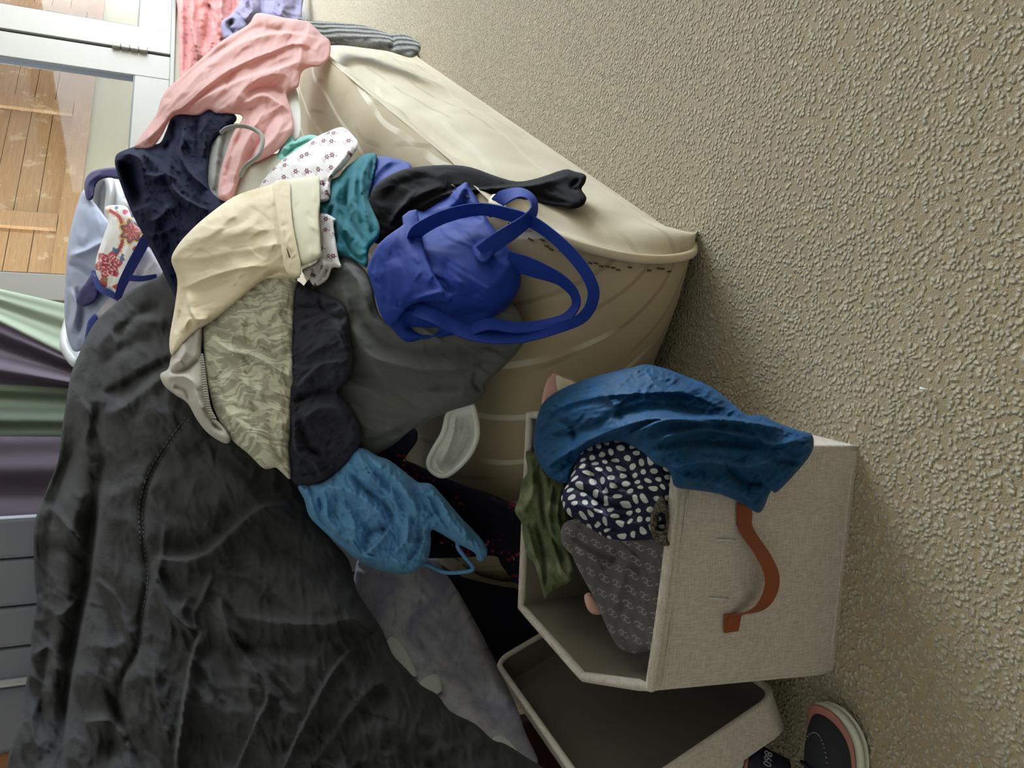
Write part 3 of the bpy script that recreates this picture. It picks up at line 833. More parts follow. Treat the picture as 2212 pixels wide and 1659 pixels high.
# ---------------------------------------------------------------- duvet on the bed behind, its lilac sheet, the bed rail
DUV = TPS([(345,600,2.08),(200,720,2.2),(150,790,2.2),(110,1000,2.08),(85,1200,1.97),(60,1400,1.85),(20,1660,1.68),(300,800,1.95),(300,1000,1.82),
 (300,1200,1.7),(300,1400,1.6),(300,1600,1.5),(500,1000,1.68),(500,1200,1.6),(500,1400,1.5),(500,1650,1.38),(650,1100,1.63),(770,1250,1.56),
 (870,1400,1.47),(1000,1550,1.39),(1150,1655,1.29),(800,1500,1.38),(700,1300,1.48),(1250,1750,1.2),(300,1900,1.38),(900,1900,1.15),(10,1880,1.55),(500,800,1.8),(420,700,1.92),(650,950,1.72)])
dv_out = [(375,560),(348,594),(321,607),(277,631),(243,661),(209,692),(186,729),(169,769),(154,806),(145,854),(137,904),(130,955),(124,1000),(108,1040),
 (90,1085),(77,1120),(73,1160),(73,1210),(75,1252),(79,1307),(68,1362),(66,1417),(55,1483),(48,1546),(28,1593),(12,1665),(0,1760),(0,1880),
 (600,1900),(1330,1880),(1230,1720),(1178,1662),(1141,1638),(1092,1607),(1064,1598),(1027,1564),(972,1536),(944,1500),(911,1481),(877,1444),(846,1411),(828,1365),
 (803,1325),(770,1273),(754,1211),(720,1170),(690,1130),(672,1090),(660,1040),(650,960),(600,850),(520,740),(450,640)]
dvf = [
 ([(232,985),(212,1050),(200,1150),(192,1230),(170,1350),(148,1480),(125,1680)], -.085, 26, 0),   # deep valley
 ([(235,1000),(222,1080),(208,1200),(190,1310),(168,1420),(150,1540),(140,1690)], .035, 16, 1),
 ([(150,860),(160,950),(130,1050),(105,1150),(100,1260),(108,1350),(95,1450),(82,1560),(70,1690)], -.04, 20, 0),
 ([(405,905),(350,985),(322,1040),(308,1100),(312,1180),(318,1260),(303,1340),(298,1400),(262,1470),(258,1540),(290,1620),(310,1690)], -.022, 9, 0),
 ([(372,775),(320,800),(270,830),(225,850)], -.035, 20, 1),
 ([(375,790),(330,830),(285,865),(250,890),(225,880)], .028, 16, 0),
 ([(360,700),(300,690),(250,705),(205,760)], .02, 16, 0),
 ([(355,660),(300,680),(245,725)], -.03, 14, 0),
 ([(340,735),(280,745),(215,790)], -.018, 14, 0),
 ([(215,870),(205,920),(220,980),(240,1020)], -.03, 14, 0),
 ([(170,860),(195,900),(185,960),(200,1000)], .02, 10, 0),
 ([(325,1205),(390,1210),(450,1195),(500,1150),(560,1100),(630,1090)], .035, 17, -1),
 ([(320,1170),(400,1185),(460,1160),(520,1120)], -.03, 26, 0),
 ([(330,1215),(350,1290),(395,1350),(432,1360)], .02, 8, 0),
 ([(460,1235),(440,1290),(420,1330),(428,1370)], .018, 8, 0),
 ([(435,1360),(415,1420),(402,1500),(388,1600),(378,1680)], .04, 12, 1),
 ([(400,1290),(395,1330),(420,1380)], .02, 8, 0),
 ([(470,1235),(540,1250),(600,1290)], .014, 6, 0),
 ([(475,1290),(500,1380),(540,1430),(560,1470)], .028, 16, -1),
 ([(500,1330),(600,1345),(700,1350),(760,1340),(800,1370)], .025, 15, 0),
 ([(490,1400),(600,1400),(700,1400)], -.02, 20, 0),
 ([(550,1440),(580,1500),(555,1560),(520,1640),(500,1690)], .022, 12, 1),
 ([(600,1690),(640,1600),(690,1500),(740,1420),(780,1390)], .02, 10, -1),
 ([(660,1680),(720,1590),(790,1500),(850,1460)], .014, 12, 0),
 ([(760,1320),(850,1420),(930,1500)], .01, 14, 0),
 ([(640,1230),(720,1300),(800,1370)], .02, 20, 0),
 ([(560,1180),(640,1200),(720,1260)], -.02, 26, 0),
 ([(440,980),(520,1060),(620,1110)], .025, 26, 0),
 ([(330,1050),(400,1110),(480,1120),(560,1080)], -.018, 22, 0),
 ([(300,880),(380,900),(430,960)], .03, 30, 0),
 ([(110,1090),(140,1130),(180,1180)], .02, 9, 0),
 ([(100,1180),(150,1190),(188,1230)], -.025, 14, 0),
 ([(95,1300),(130,1330),(170,1290)], .02, 9, 0),
 ([(70,1420),(110,1400),(125,1480)], .02, 9, 0),
 ([(90,1500),(70,1560),(90,1640)], .018, 9, 0),
 ([(210,1250),(255,1300),(290,1400)], .018, 8, 0),
 ([(190,1380),(230,1400),(280,1380)], .02, 18, 0),
 ([(180,1560),(240,1560),(270,1600)], .03, 16, 0),
 ([(230,1480),(250,1540),(240,1640)], -.03, 18, 0),
 ([(330,1430),(345,1520),(370,1620)], .02, 8, 0),
 ([(360,1120),(350,1200),(340,1260)], .012, 6, 0),
]
cloth('duvet', dv_out, M['duvet'], 'crumpled dark grey duvet heaped beside the headboard', 'duvet', depth=DUV, puff=.07, puffw=70, folds=[(q[0], q[1] * 1.35, *q[2:]) for q in dvf],
      noise=[(95, .022, 60, 1.8, 3), (42, .013, 75, 2.2, 11), (20, .004, 80, 2.2, 21), (170, .03, 30, 1.3, 31, False)], step=3.6, thick=.12, back=.2, smooth=3, crk=.010, crn=1.6,
      stitches=[([(408,905),(350,985),(322,1040),(308,1100),(312,1180),(318,1260),(303,1340)], 10, 6, M['stitchgrey']), ([(401,900),(343,981),(314,1038),(300,1100),(304,1180)], 11, 6, M['stitchgrey'])])
SHEET = TPS([(740,1200,1.66),(950,1220,1.70),(1000,1285,1.70),(1090,1470,1.63),(1165,1645,1.36),(900,1450,1.53),(1000,1540,1.46),(800,1350,1.6)])
cloth('bed_sheet', [(766,1240),(776,1200),(800,1185),(900,1185),(944,1203),(960,1236),(997,1282),(1033,1349),(1058,1405),(1089,1466),(1116,1527),(1135,1583),(1163,1650),(1130,1670),(1050,1640),(960,1570),(860,1470),(790,1350),(765,1280)],
      M['tiedye'], 'lilac grey marbled sheet hanging below the dark duvet', 'sheet', depth=SHEET, puff=.03, puffw=60, thick=.03,
      folds=[([(960,1240),(1040,1400),(1110,1560)], .01, 25)], noise=[(60, .006, 40, 2.5, 5)], step=5)
sh = bpy.data.objects['bed_sheet']
for q in ([(835,1385),(862,1380),(895,1440),(900,1462),(870,1450)], [(905,1478),(925,1460),(948,1458),(956,1492),(930,1500)], [(1062,1600),(1078,1588),(1100,1600),(1122,1630),(1095,1620)]):
    cloth('hem_label', q, M['whitehem'], depth=lambda x, y: SHEET(x, y) - .036, puff=.002, puffw=10, thick=.004, step=3, parent=sh, smooth=2)
# dark red wooden side rail of the bed
bedr = empty('wooden_bed', P(np.array(1240.), np.array(1650.), np.array(1.75))); tag(bedr, 'dark red wooden bed frame glimpsed behind the box lid', 'bed')
a = P(np.array(1150.), np.array(1560.), np.array(1.72)); a[2] = .08
b = P(np.array(1150.), np.array(1800.), np.array(1.45)); b[2] = .08
box_obj('side_rail', a, b - a, (-.02, .03, 0), (0, 0, .22), M['redwood'], bedr, .004)
box_obj('leg', (a[0], a[1], 0), (-.05, .0, 0), (0, .05, 0), (0, 0, .3), M['redwood'], bedr, .004)

# ---------------------------------------------------------------- the heap of clothes
def H(l): return lambda x, y: HEAP(x, y) - l
BLK = TPS([(880,950,1.49),(900,1020,1.52),(1000,1040,1.47),(1110,1090,1.46),(1130,1220,1.53),(1060,1200,1.58),(800,1150,1.7),(950,1150,1.64),(930,1205,1.66)])
cloth('floral_dress', [(894,925),(902,948),(893,965),(883,978),(877,993),(904,1005),(954,1029),(1005,1049),(1049,1063),(1106,1086),(1128,1098),(1140,1150),(1132,1221),(1118,1262),(1083,1221),(1069,1201),(1005,1204),(924,1206),(830,1200),(770,1100),(780,980),(840,940)],
      M['blackfloral'], 'black dress with red flower sprigs hanging off the mattress end', 'dress', depth=BLK, puff=.015, puffw=30, thick=.03, noise=[(50, .008, 50, 2.5, 4)], step=4)
DKN = TPS([(924,1200,1.78),(1000,1240,1.69),(1118,1268,1.64),(1190,1380,1.62),(1090,1450,1.69),(1250,1450,1.60),(1200,1250,1.64)])
cloth('dark_trousers', [(930,1205),(960,1224),(1000,1246),(1040,1257),(1080,1266),(1122,1274),(1160,1300),(1230,1340),(1300,1400),(1280,1480),(1150,1520),(1090,1480),(1050,1400),(1000,1300),(950,1240)],
      M['navyblack'], 'black cotton garment slumped between the box and lilac sheet', 'garment', depth=DKN, puff=.03, puffw=50, thick=.1, noise=[(60, .012, 60, 2, 6)], step=5)

# pink fleece throw and lilac fleece hung below the window sill
PF = lambda x, y: (WALL_D - .10) / (ray(x, y) @ NN)
cloth('fleece_throw', [(386,-60),(384,20),(386,90),(388,170),(396,185),(430,150),(470,110),(520,90),(540,40),(530,-60)], M['pinkfleece'],
      'fluffy pink fleece throw hanging below the window sill', 'throw', depth=PF, puff=.05, puffw=25, thick=.12,
      folds=[([(415,-40),(418,60),(430,130)], .13, 10), ([(455,-40),(450,50),(440,110)], -.14, 8), ([(480,-40),(478,30),(490,90)], .15, 9), ([(400,-40),(402,80),(400,170)], -.10, 5), ([(500,-40),(505,40)], -.12, 7)],
      noise=[(30, .06, 90, 2.5, 3), (9, .012, 0, 1, 6)], step=2.5)
LF = lambda x, y: (WALL_D - .26) / (ray(x, y) @ NN)
cloth('fleece_hoodie', [(530,-60),(526,-10),(500,30),(478,48),(482,80),(500,85),(540,60),(640,55),(652,20),(650,-60)], M['lilacfleece'],
      'lilac fleece hoodie with eared hood behind the pink scarf', 'hoodie', depth=LF, puff=.07, puffw=25, thick=.12,
      folds=[([(530,-10),(545,20),(530,45)], .14, 8), ([(560,-40),(565,10),(560,50)], -.12, 7), ([(600,-40),(610,10),(600,50)], .09, 14), ([(505,40),(495,60),(510,75)], -.10, 7), ([(640,-30),(638,30)], -.08, 8)],
      noise=[(26, .04, 40, 1.5, 8), (8, .010, 0, 1, 5)], step=2.5)

# grey ribbed cardigan sleeve
KN = TPS([(640,40,2.75),(700,90,2.68),(780,80,2.62),(900,110,2.42),(720,50,2.74)])
cloth('knitted_sleeve', [(640,40),(668,44),(720,48),(770,52),(810,62),(845,74),(873,73),(900,88),(909,100),(904,116),(888,125),(862,118),(835,110),(790,104),(740,98),(705,98),(660,95)], M['knit'],
      'grey ribbed knit cardigan sleeve trailing over the carpet edge', 'cardigan', depth=KN, puff=.045, puffw=24, thick=.09,
      folds=[([(838,65),(850,90),(842,112)], -.02, 5), ([(700,70),(780,78),(850,92)], .015, 10)], noise=[(26, .008, 10, 3, 4)], step=2.5)
# pink chiffon scarf
pk = [(554,29),(590,33),(624,40),(668,45),(695,71),(713,90),(712,122),(695,142),(668,146),(651,158),(644,188),(627,194),(619,207),(631,244),(634,276),(627,293),(600,325),(563,347),(536,356),(517,388),(505,425),(490,435),(472,425),(474,383),(485,340),(503,289),(524,253),(500,246),(470,246),(452,237),(427,249),(376,250),(347,297),(325,320),(293,319),(297,304),(336,250),(347,217),(362,192),(391,166),(434,127),(481,87),(535,54)]
pkf = [([(695,85),(620,72),(560,80),(500,105),(430,160),(350,250)], .03, 11, 1), ([(690,110),(640,95),(590,112),(520,140),(450,185),(360,265)], .035, 12, -1),
 ([(650,100),(645,130),(600,150),(560,160),(480,190),(400,235)], .03, 11, 1), ([(655,80),(650,110),(648,150)], .03, 9, 0), ([(630,70),(560,60),(520,80),(450,130)], -.02, 9, 0),
 ([(630,165),(600,160),(560,170),(525,195),(500,235)], .04, 14, 0), ([(625,215),(590,190),(555,190),(530,210)], -.035, 9, 0), ([(628,240),(600,220),(565,205),(525,225)], .035, 10, 1),
 ([(615,260),(590,300),(550,340)], .03, 10, 0), ([(575,235),(540,290),(515,350),(500,420)], .03, 9, 1), ([(545,235),(515,300),(495,360),(485,420)], -.025, 8, 0),
 ([(600,240),(565,300),(530,355)], -.025, 8, 0), ([(380,240),(350,270),(310,310)], .02, 7, 0), ([(500,90),(420,150),(370,200)], -.02, 8, 0)]
cloth('chiffon_scarf', pk, M['pinkchiffon'], 'sheer coral pink scarf trailing across the top of the pile', 'scarf', layer=.08, puff=.05, puffw=35, folds=pkf,
      noise=[(40, .012, 140, 3.5, 5), (18, .004, 140, 3, 6)], step=2.4, thick=.03, crk=.010)
cloth('white_vest', [(625,188),(640,192),(648,230),(651,270),(644,300),(625,300),(610,240)], M['whitecuff'], 'small white cloth peeping out below the pink scarf', 'garment', layer=.02, puff=.015, puffw=14, noise=[(25, .004, 90, 2, 3)], step=3)
# grey drawstring top
cloth('drawstring_top', [(455,300),(470,280),(500,268),(520,270),(515,300),(500,350),(490,400),(480,440),(455,430),(446,400),(448,350)], M['greyjersey'],
      'pale grey jersey top with loose drawstring between navy fleece and pink scarf', 'top', layer=.03, puff=.03, puffw=18,
      folds=[([(475,285),(468,340),(462,410)], .03, 6), ([(488,285),(480,330),(472,380)], -.02, 4)], noise=[(22, .008, 95, 2.5, 4)], step=2.6)
dt = bpy.data.objects['drawstring_top']
cp = catmull([(478,286,2.02),(490,277,1.99),(517,272,1.98),(545,278,1.97),(566,294,1.93),(565,320,1.88),(556,339,1.85),(531,359,1.83),(519,380,1.86)], n=8)
tube('drawstring', P(cp[:, 0], cp[:, 1], cp[:, 2]), .0055, M['greyjersey'], dt, 8)
# navy dressing gown with hood
nv = [(248,347),(255,331),(286,318),(315,311),(345,309),(360,280),(376,248),(427,242),(452,232),(490,236),(512,256),(490,280),(466,300),(454,325),(450,398),(474,430),(500,440),(480,480),(440,500),(400,560),(395,610),(382,640),(370,624),(343,570),(316,519),(289,469),(265,411),(252,371)]
nvf = [([(258,336),(280,333),(302,345),(310,382)], .05, 8, 0), ([(285,350),(292,390),(300,430)], -.06, 12, 0), ([(268,345),(275,380),(288,415),(302,450)], -.13, 17, 0), ([(252,345),(262,400),(290,462)], .02, 6, 0), ([(290,325),(330,345),(345,380),(315,385)], .03, 12, 0),
 ([(305,380),(325,378),(350,380)], .015, 4, 0), ([(312,378),(310,420),(325,470)], .02, 8, 0), ([(375,260),(372,300),(350,330)], -.035, 7, 0), ([(400,255),(395,300),(390,340),(415,380),(450,410)], .035, 9, 1),
 ([(425,260),(425,310),(430,360)], -.03, 6, 0), ([(440,250),(445,300),(440,340)], .02, 5, 0), ([(365,340),(372,400),(400,430),(450,455)], .035, 9, -1), ([(355,380),(372,420),(420,470)], -.03, 8, 0),
 ([(320,480),(345,470),(370,440)], .025, 8, 0), ([(325,520),(345,560),(375,615)], .025, 8, 0), ([(345,490),(365,520),(360,560)], -.025, 9, 0), ([(315,500),(330,510),(380,490)], .02, 6, 0)]
cloth('dressing_gown', nv, M['navyfleece'], 'navy blue fleece dressing gown with upturned hood atop the pile', 'dressing gown', layer=.05, puff=.06, puffw=30, folds=nvf,
      noise=[(30, .016, 80, 1.8, 6), (12, .005, 80, 1.5, 9), (5, .0015, 0, 1, 3)], step=2.4, thick=.12)
cloth('fleece_jumper', [(604,333),(575,337),(545,350),(520,375),(500,405),(492,445),(560,440),(620,400),(650,360)], M['creamfleece'], 'cream woolly jumper below the grey drawstring', 'jumper',
      layer=.05, puff=.04, puffw=30, noise=[(35, .006, 120, 2, 3), (6, .0015, 0, 1, 4)], step=2.8)
cloth('mint_top', [(606,312),(612,300),(628,291),(636,305),(650,296),(673,291),(690,298),(690,320),(650,345),(607,355),(592,342),(602,327)], M['mint'], 'mint green top bunched beneath the white flowered cloth', 'top',
      layer=.05, puff=.035, puffw=14, folds=[([(612,340),(640,318),(680,300)], -.025, 5), ([(605,330),(625,312),(650,303)], .02, 5), ([(630,300),(618,320)], -.02, 4)], noise=[(18, .006, 150, 2, 5)], step=2.4)
cloth('floral_blouse', [(732,275),(711,283),(681,297),(637,327),(600,354),(562,401),(575,420),(650,420),(685,420),(690,437),(712,430),(714,397),(722,380),(745,358),(774,314),(760,290),(745,277)], M['floral'],
      'white cotton blouse with small purple flowers above the cream shorts', 'blouse', layer=.08, puff=.03, puffw=20, folds=[([(765,310),(735,350),(708,390),(700,425)], .02, 7, 1), ([(750,300),(700,340),(640,370)], .01, 18), ([(715,385),(702,400),(695,430)], -.02, 6)],
      noise=[(40, .004, 140, 2.5, 3), (14, .001, 140, 1.5, 7)], step=2.6, rim=.005)
cloth('teal_shorts', [(810,330),(786,334),(765,348),(745,364),(732,381),(712,392),(708,429),(689,439),(689,470),(700,540),(760,560),(792,578),(797,539),(817,514),(820,489),(808,460),(797,431),(803,395),(812,358),(814,338)], M['teal'],
      'crumpled teal cotton shorts tucked behind the royal blue bag', 'shorts', layer=.05, puff=.04, puffw=16,
      folds=[([(795,340),(780,390),(785,440),(800,500)], .03, 6, 1), ([(806,340),(800,400),(798,440)], -.03, 4), ([(735,395),(725,430),(735,480),(760,520)], .03, 9), ([(755,385),(748,440),(765,490),(790,530)], -.03, 6), ([(770,370),(765,430),(780,480)], .025, 6), ([(745,500),(760,545),(785,565)], -.02, 6), ([(720,440),(712,480),(730,530)], -.025, 6)],
      noise=[(22, .008, 80, 2, 5)], step=2.5)
cloth('folded_carrier', [(805,345),(815,338),(846,340),(888,357),(870,390),(820,430),(797,425),(795,395)], M['royal'], 'second royal blue bag mostly hidden behind the black sleeve', 'bag',
      layer=.02, puff=.015, puffw=14, folds=[([(870,350),(835,370),(805,405)], -.012, 7), ([(850,345),(820,365),(800,390)], .012, 6)], step=3)
BS = TPS([(800,470,1.66),(860,400,1.64),(960,390,1.56),(1060,400,1.50),(1160,410,1.45),(1265,400,1.40),(1240,450,1.36),(880,480,1.60)])
cloth('velour_sleeve', [(800,420),(817,395),(853,373),(889,362),(962,356),(1016,361),(1070,380),(1117,392),(1164,384),(1218,366),(1240,370),(1265,378),(1264,395),(1256,409),(1267,427),(1258,445),(1233,452),(1215,447),(1157,438),(1099,426),(1063,424),(1034,430),(1010,470),(900,500),(868,500),(830,525),(805,520),(795,470)], M['black'],
      'black velour sleeve stretched over the mattress edge beside the royal blue bag', 'sleeve', depth=BS, puff=.035, puffw=26, thick=.06, smooth=3,
      folds=[([(1240,375),(1150,400),(1060,408),(960,420),(880,460)], .015, 8, 1), ([(1225,445),(1150,420),(1080,415)], -.015, 8), ([(960,400),(900,425),(850,470)], .02, 12), ([(1254,384),(1235,405),(1254,412)], -.012, 5), ([(930,380),(860,400),(820,440)], -.012, 12), ([(900,410),(865,450),(840,490)], .012, 6)],
      noise=[(40, .004, 20, 3, 4)], step=2.8)
# slate grey jersey
gj = [(735,548),(752,550),(775,570),(800,603),(820,680),(860,700),(960,690),(1070,660),(1110,660),(1138,720),(1121,756),(1085,796),(1050,829),(1047,848),(1026,871),(975,887),(924,909),(891,930),(853,959),(823,977),(795,1000),(765,1005),(745,950),(740,890),(700,860),(700,760),(690,670),(650,640),(670,600),(710,585)]
cloth('grey_dress', gj, M['greydark'], 'slate grey jersey dress hanging over the mattress end beside the blue bag', 'dress', layer=.03, puff=.035, puffw=28,
      folds=[([(740,560),(780,620),(805,690),(845,725)], .02, 9), ([(750,680),(790,760),(860,790),(950,800),(1040,790)], .03, 16, 1), ([(730,790),(800,810),(880,840),(1000,830)], -.025, 18), ([(760,640),(790,700),(850,750),(980,760),(1090,740)], -.022, 13), ([(780,760),(860,830),(950,850),(1030,850)], .018, 14), ([(750,880),(800,930),(870,930)], .015, 14), ([(1028,800),(1024,830),(1045,850)], -.012, 4), ([(720,590),(690,620),(680,650)], -.025, 9), ([(780,955),(830,945),(885,920)], -.012, 8), ([(715,600),(745,640),(755,690)], .02, 10)],
      noise=[(60, .009, 20, 2.5, 6), (22, .003, 20, 2, 5)], step=3, hem=.0015, crk=.006)
# charcoal t-shirt
cloth('charcoal_tee', [(630,612),(671,628),(722,645),(747,672),(757,740),(765,782),(752,820),(730,848),(762,888),(780,930),(778,957),(760,989),(722,1027),(680,1048),(650,1048),(629,1034),(618,980),(610,880),(620,760)], M['charcoal'],
      'charcoal grey T-shirt bunched beside the cream marbled shirt', 'T-shirt', layer=.08, puff=.045, puffw=30,
      folds=[([(640,660),(690,665),(735,660)], -.02, 6), ([(690,640),(700,670),(745,690)], -.02, 6), ([(745,780),(690,790),(640,840)], .03, 12, 1), ([(750,700),(700,740),(650,780)], .012, 16), ([(735,845),(680,850),(635,870)], -.035, 9), ([(760,895),(700,880),(645,910)], .025, 11), ([(635,900),(640,970),(680,1000),(690,1030)], .03, 9, 1), ([(650,920),(665,970),(700,985)], -.025, 8), ([(720,1000),(680,1020),(640,1025)], -.012, 5), ([(720,690),(735,720),(748,760)], .02, 7)],
      noise=[(34, .011, 150, 2, 6), (14, .004, 140, 2, 7)], step=2.5, hem=.001, crk=.008, crn=1.5)
# cream marbled shirt
cloth('marbled_shirt', [(436,700),(455,640),(520,600),(591,570),(640,590),(636,655),(633,740),(634,803),(637,820),(630,854),(628,930),(624,972),(628,1033),(610,1022),(595,1010),(570,1012),(536,980),(498,947),(469,900),(452,845),(443,782),(437,727)], M['marbled'],
      'cream and grey marbled crepe shirt hanging from the shorts', 'shirt', layer=.10, puff=.04, puffw=30,
      folds=[([(445,720),(500,760),(550,770),(600,800),(634,818)], .022, 9, 1), ([(450,700),(520,740),(575,760),(630,800)], -.02, 14), ([(500,800),(560,850),(610,850)], .01, 10), ([(470,860),(530,930),(600,1000)], .012, 12), ([(580,900),(590,960),(622,1020)], -.012, 9), ([(520,770),(530,830),(545,900)], .008, 8), ([(600,640),(605,700),(610,760)], .01, 12)],
      noise=[(36, .008, 60, 2, 6), (15, .004, 70, 2.2, 8)], step=2.5, hem=.001, crk=.008, crn=1.5)
# oatmeal fleece sleeve
cloth('fleece_sleeve', [(436,700),(434,769),(441,803),(448,866),(462,900),(486,925),(498,949),(486,958),(452,938),(427,909),(405,871),(380,854),(355,833),(346,809),(363,797),(370,772),(385,740),(410,720)], M['whitefleece'],
      'oatmeal fleece sleeve with ribbed cuff hanging over the dark duvet', 'sleeve', layer=.12, puff=.035, puffw=16,
      folds=[([(436,770),(400,800),(365,805)], -.03, 6), ([(362,812),(395,812),(420,830),(430,870),(460,920)], .03, 8), ([(375,835),(400,845),(410,870)], -.02, 5), ([(440,880),(460,915),(485,935)], -.025, 6), ([(400,740),(395,770),(370,795)], .02, 9)],
      noise=[(24, .006, 60, 2, 4)], step=2.5)
cloth('ribbed_cuff', [(433,770),(440,768),(448,830),(456,880),(468,905),(455,905),(442,870),(436,820)], M['rib'], depth=lambda x, y: HEAP(x, y) - .165, puff=.008, puffw=7, thick=.03, step=2, parent=bpy.data.objects['fleece_sleeve'])
# cream linen shorts
so = [(684,380),(690,391),(692,435),(690,469),(694,536),(691,558),(640,582),(648,600),(606,602),(569,606),(518,646),(461,692),(437,707),(424,717),(405,735),(385,757),(370,767),(366,732),(378,660),(383,604),(370,563),(380,536),(404,506),(444,469),(505,425),(562,405),(626,388)]
cloth('linen_shorts', so, M['creamlinen'], 'cream linen shorts with buttonhole waistband lying across the pile', 'shorts', layer=.13, puff=.055, puffw=38,
      folds=[([(385,605),(400,620),(450,600),(520,580),(580,575)], .015, 10, 1), ([(400,630),(440,625),(520,600)], -.015, 12), ([(380,560),(386,600),(398,640),(380,720)], -.02, 8), ([(405,625),(408,660),(425,690),(455,690)], .025, 9, 1), ([(400,520),(470,500),(560,490)], .01, 22), ([(590,420),(598,490),(612,560)], -.006, 4), ([(618,395),(622,470),(638,560)], .010, 9), ([(570,600),(600,585),(640,590)], -.015, 5), ([(400,560),(440,555),(500,545)], .01, 10), ([(430,700),(410,690),(395,720)], .02, 7)],
      noise=[(46, .006, 160, 2.5, 8), (16, .0016, 150, 2, 9)], step=2.6, thick=.1)
ls = bpy.data.objects['linen_shorts']
SH_F = lambda x, y: HEAP(x, y) - .203
cloth('waistband', [(590,397),(624,390),(628,430),(632,480),(643,540),(650,572),(648,596),(622,592),(612,560),(604,500),(596,450)], M['creamlinen'], depth=SH_F, puff=.006, puffw=8, thick=.02, step=2.4, parent=ls,
      folds=[([(606,396),(612,450),(620,520),(632,585)], -.004, 3)], noise=[(14, .002, 90, 2, 3)], hem=.001)
cloth('lining', [(622,392),(682,382),(690,392),(691,440),(688,470),(692,536),(688,556),(650,572),(640,530),(630,470),(626,430)], M['creamlining'], depth=lambda x, y: HEAP(x, y) - .188, puff=.012, puffw=20, thick=.02, step=3, parent=ls, noise=[(40, .003, 90, 2, 3)])
bh = catmull([(620,538,0), (626,556,0)], n=4); zz = HEAP(bh[:, 0], bh[:, 1]) - .216
tube('buttonhole', P(bh[:, 0], bh[:, 1], zz), .0016, M['stitch'], ls, 6)
cloth('floral_cuff', [(688,465),(724,472),(721,489),(731,556),(737,577),(718,579),(707,604),(680,618),(664,597),(653,583),(690,556)], M['floral'], 'white flowered cloth corner poking out below the cream shorts', 'blouse',
      layer=.10, puff=.02, puffw=10, folds=[([(700,560),(695,590),(682,612)], .02, 5), ([(710,575),(700,600)], -.015, 4), ([(675,575),(680,600)], -.015, 4)], noise=[(16, .004, 90, 2, 4)], step=2.2)
# light blue gauze scarf
lb = [(774,966),(816,985),(843,995),(890,1032),(905,1042),(932,1046),(958,1073),(998,1120),(1018,1140),(1049,1177),(1052,1198),(1043,1212),(1030,1209),(1025,1194),(988,1174),(951,1152),(932,1146),(931,1174),(924,1208),(897,1235),(863,1241),(816,1231),(769,1208),(732,1177),(691,1140),(667,1113),(657,1079),(644,1050),(674,1044),(701,1038),(742,1003)]
lbf = [([(770,985),(800,1030),(850,1080),(860,1110)], .035, 8, 1), ([(745,1010),(790,1060),(840,1100),(850,1140)], -.025, 7), ([(800,990),(860,1040),(900,1100),(915,1160)], .03, 10), ([(690,1050),(730,1055),(790,1080),(840,1130)], .03, 11), ([(850,1130),(820,1170),(780,1205)], .03, 8, 1), ([(845,1140),(800,1150),(790,1190)], -.03, 7), ([(880,1110),(880,1160),(850,1200)], .03, 7), ([(905,1090),(905,1170),(880,1215)], -.03, 6), ([(940,1060),(970,1110),(1010,1160),(1040,1200)], .02, 8), ([(930,1070),(960,1130),(1000,1165)], -.018, 5), ([(960,1085),(990,1135),(1035,1185)], -.012, 4), ([(665,1090),(700,1110),(740,1170)], .02, 8), ([(690,1070),(700,1130),(760,1190)], -.02, 7), ([(730,1080),(760,1120),(770,1170)], .018, 9)]
cloth('gauze_scarf', lb, M['skyblue'], 'crumpled light blue gauze scarf with twisted drawstring end', 'scarf', layer=.07, puff=.07, puffw=36, folds=lbf,
      noise=[(34, .016, 60, 1.8, 6), (15, .008, 70, 1.6, 7), (8, .0022, 0, 1, 8)], step=2.2, thick=.12, crk=.009, crn=2)
cp = catmull([(789,1201,1.475),(843,1213,1.50),(890,1221,1.52),(924,1221,1.54),(958,1236,1.52),(998,1236,1.51),(1022,1228,1.50),(1002,1201,1.49),(990,1184,1.49),(988,1170,1.49)], n=8)
tube('drawstring', P(cp[:, 0], cp[:, 1], cp[:, 2]), .0042, M['skyblue'], bpy.data.objects['gauze_scarf'], 8)
# white cuff: an open sleeve end
wc = [(1017,873),(1027,900),(1031,925),(1029,950),(1012,985),(978,1019),(954,1028),(933,1017),(926,998),(937,971),(958,934),(968,894),(985,880)]
WC = TPS([(1000,880,1.42),(1025,950,1.44),(950,1020,1.49),(930,1000,1.49),(980,900,1.44)])
cloth('white_sleeve', wc, M['whitecuff'], 'white sleeve with its open cuff hanging below the slate grey dress', 'sleeve', depth=WC, puff=.006, puffw=8, thick=.05,
      folds=[([(1005,895),(1005,940),(975,990),(950,1010)], -.05, 17), ([(985,900),(975,950),(955,1000)], .02, 5), ([(1010,920),(995,960),(965,1005)], .014, 4)], noise=[(14, .004, 120, 2, 5)], step=2.2)
q = catmull(wc, closed=True, n=5); tube('cuff_rim', P(q[:, 0], q[:, 1], WC(q[:, 0], q[:, 1]) - .006), .0055, M['whitecuff'], bpy.data.objects['white_sleeve'], 8, closed=True)

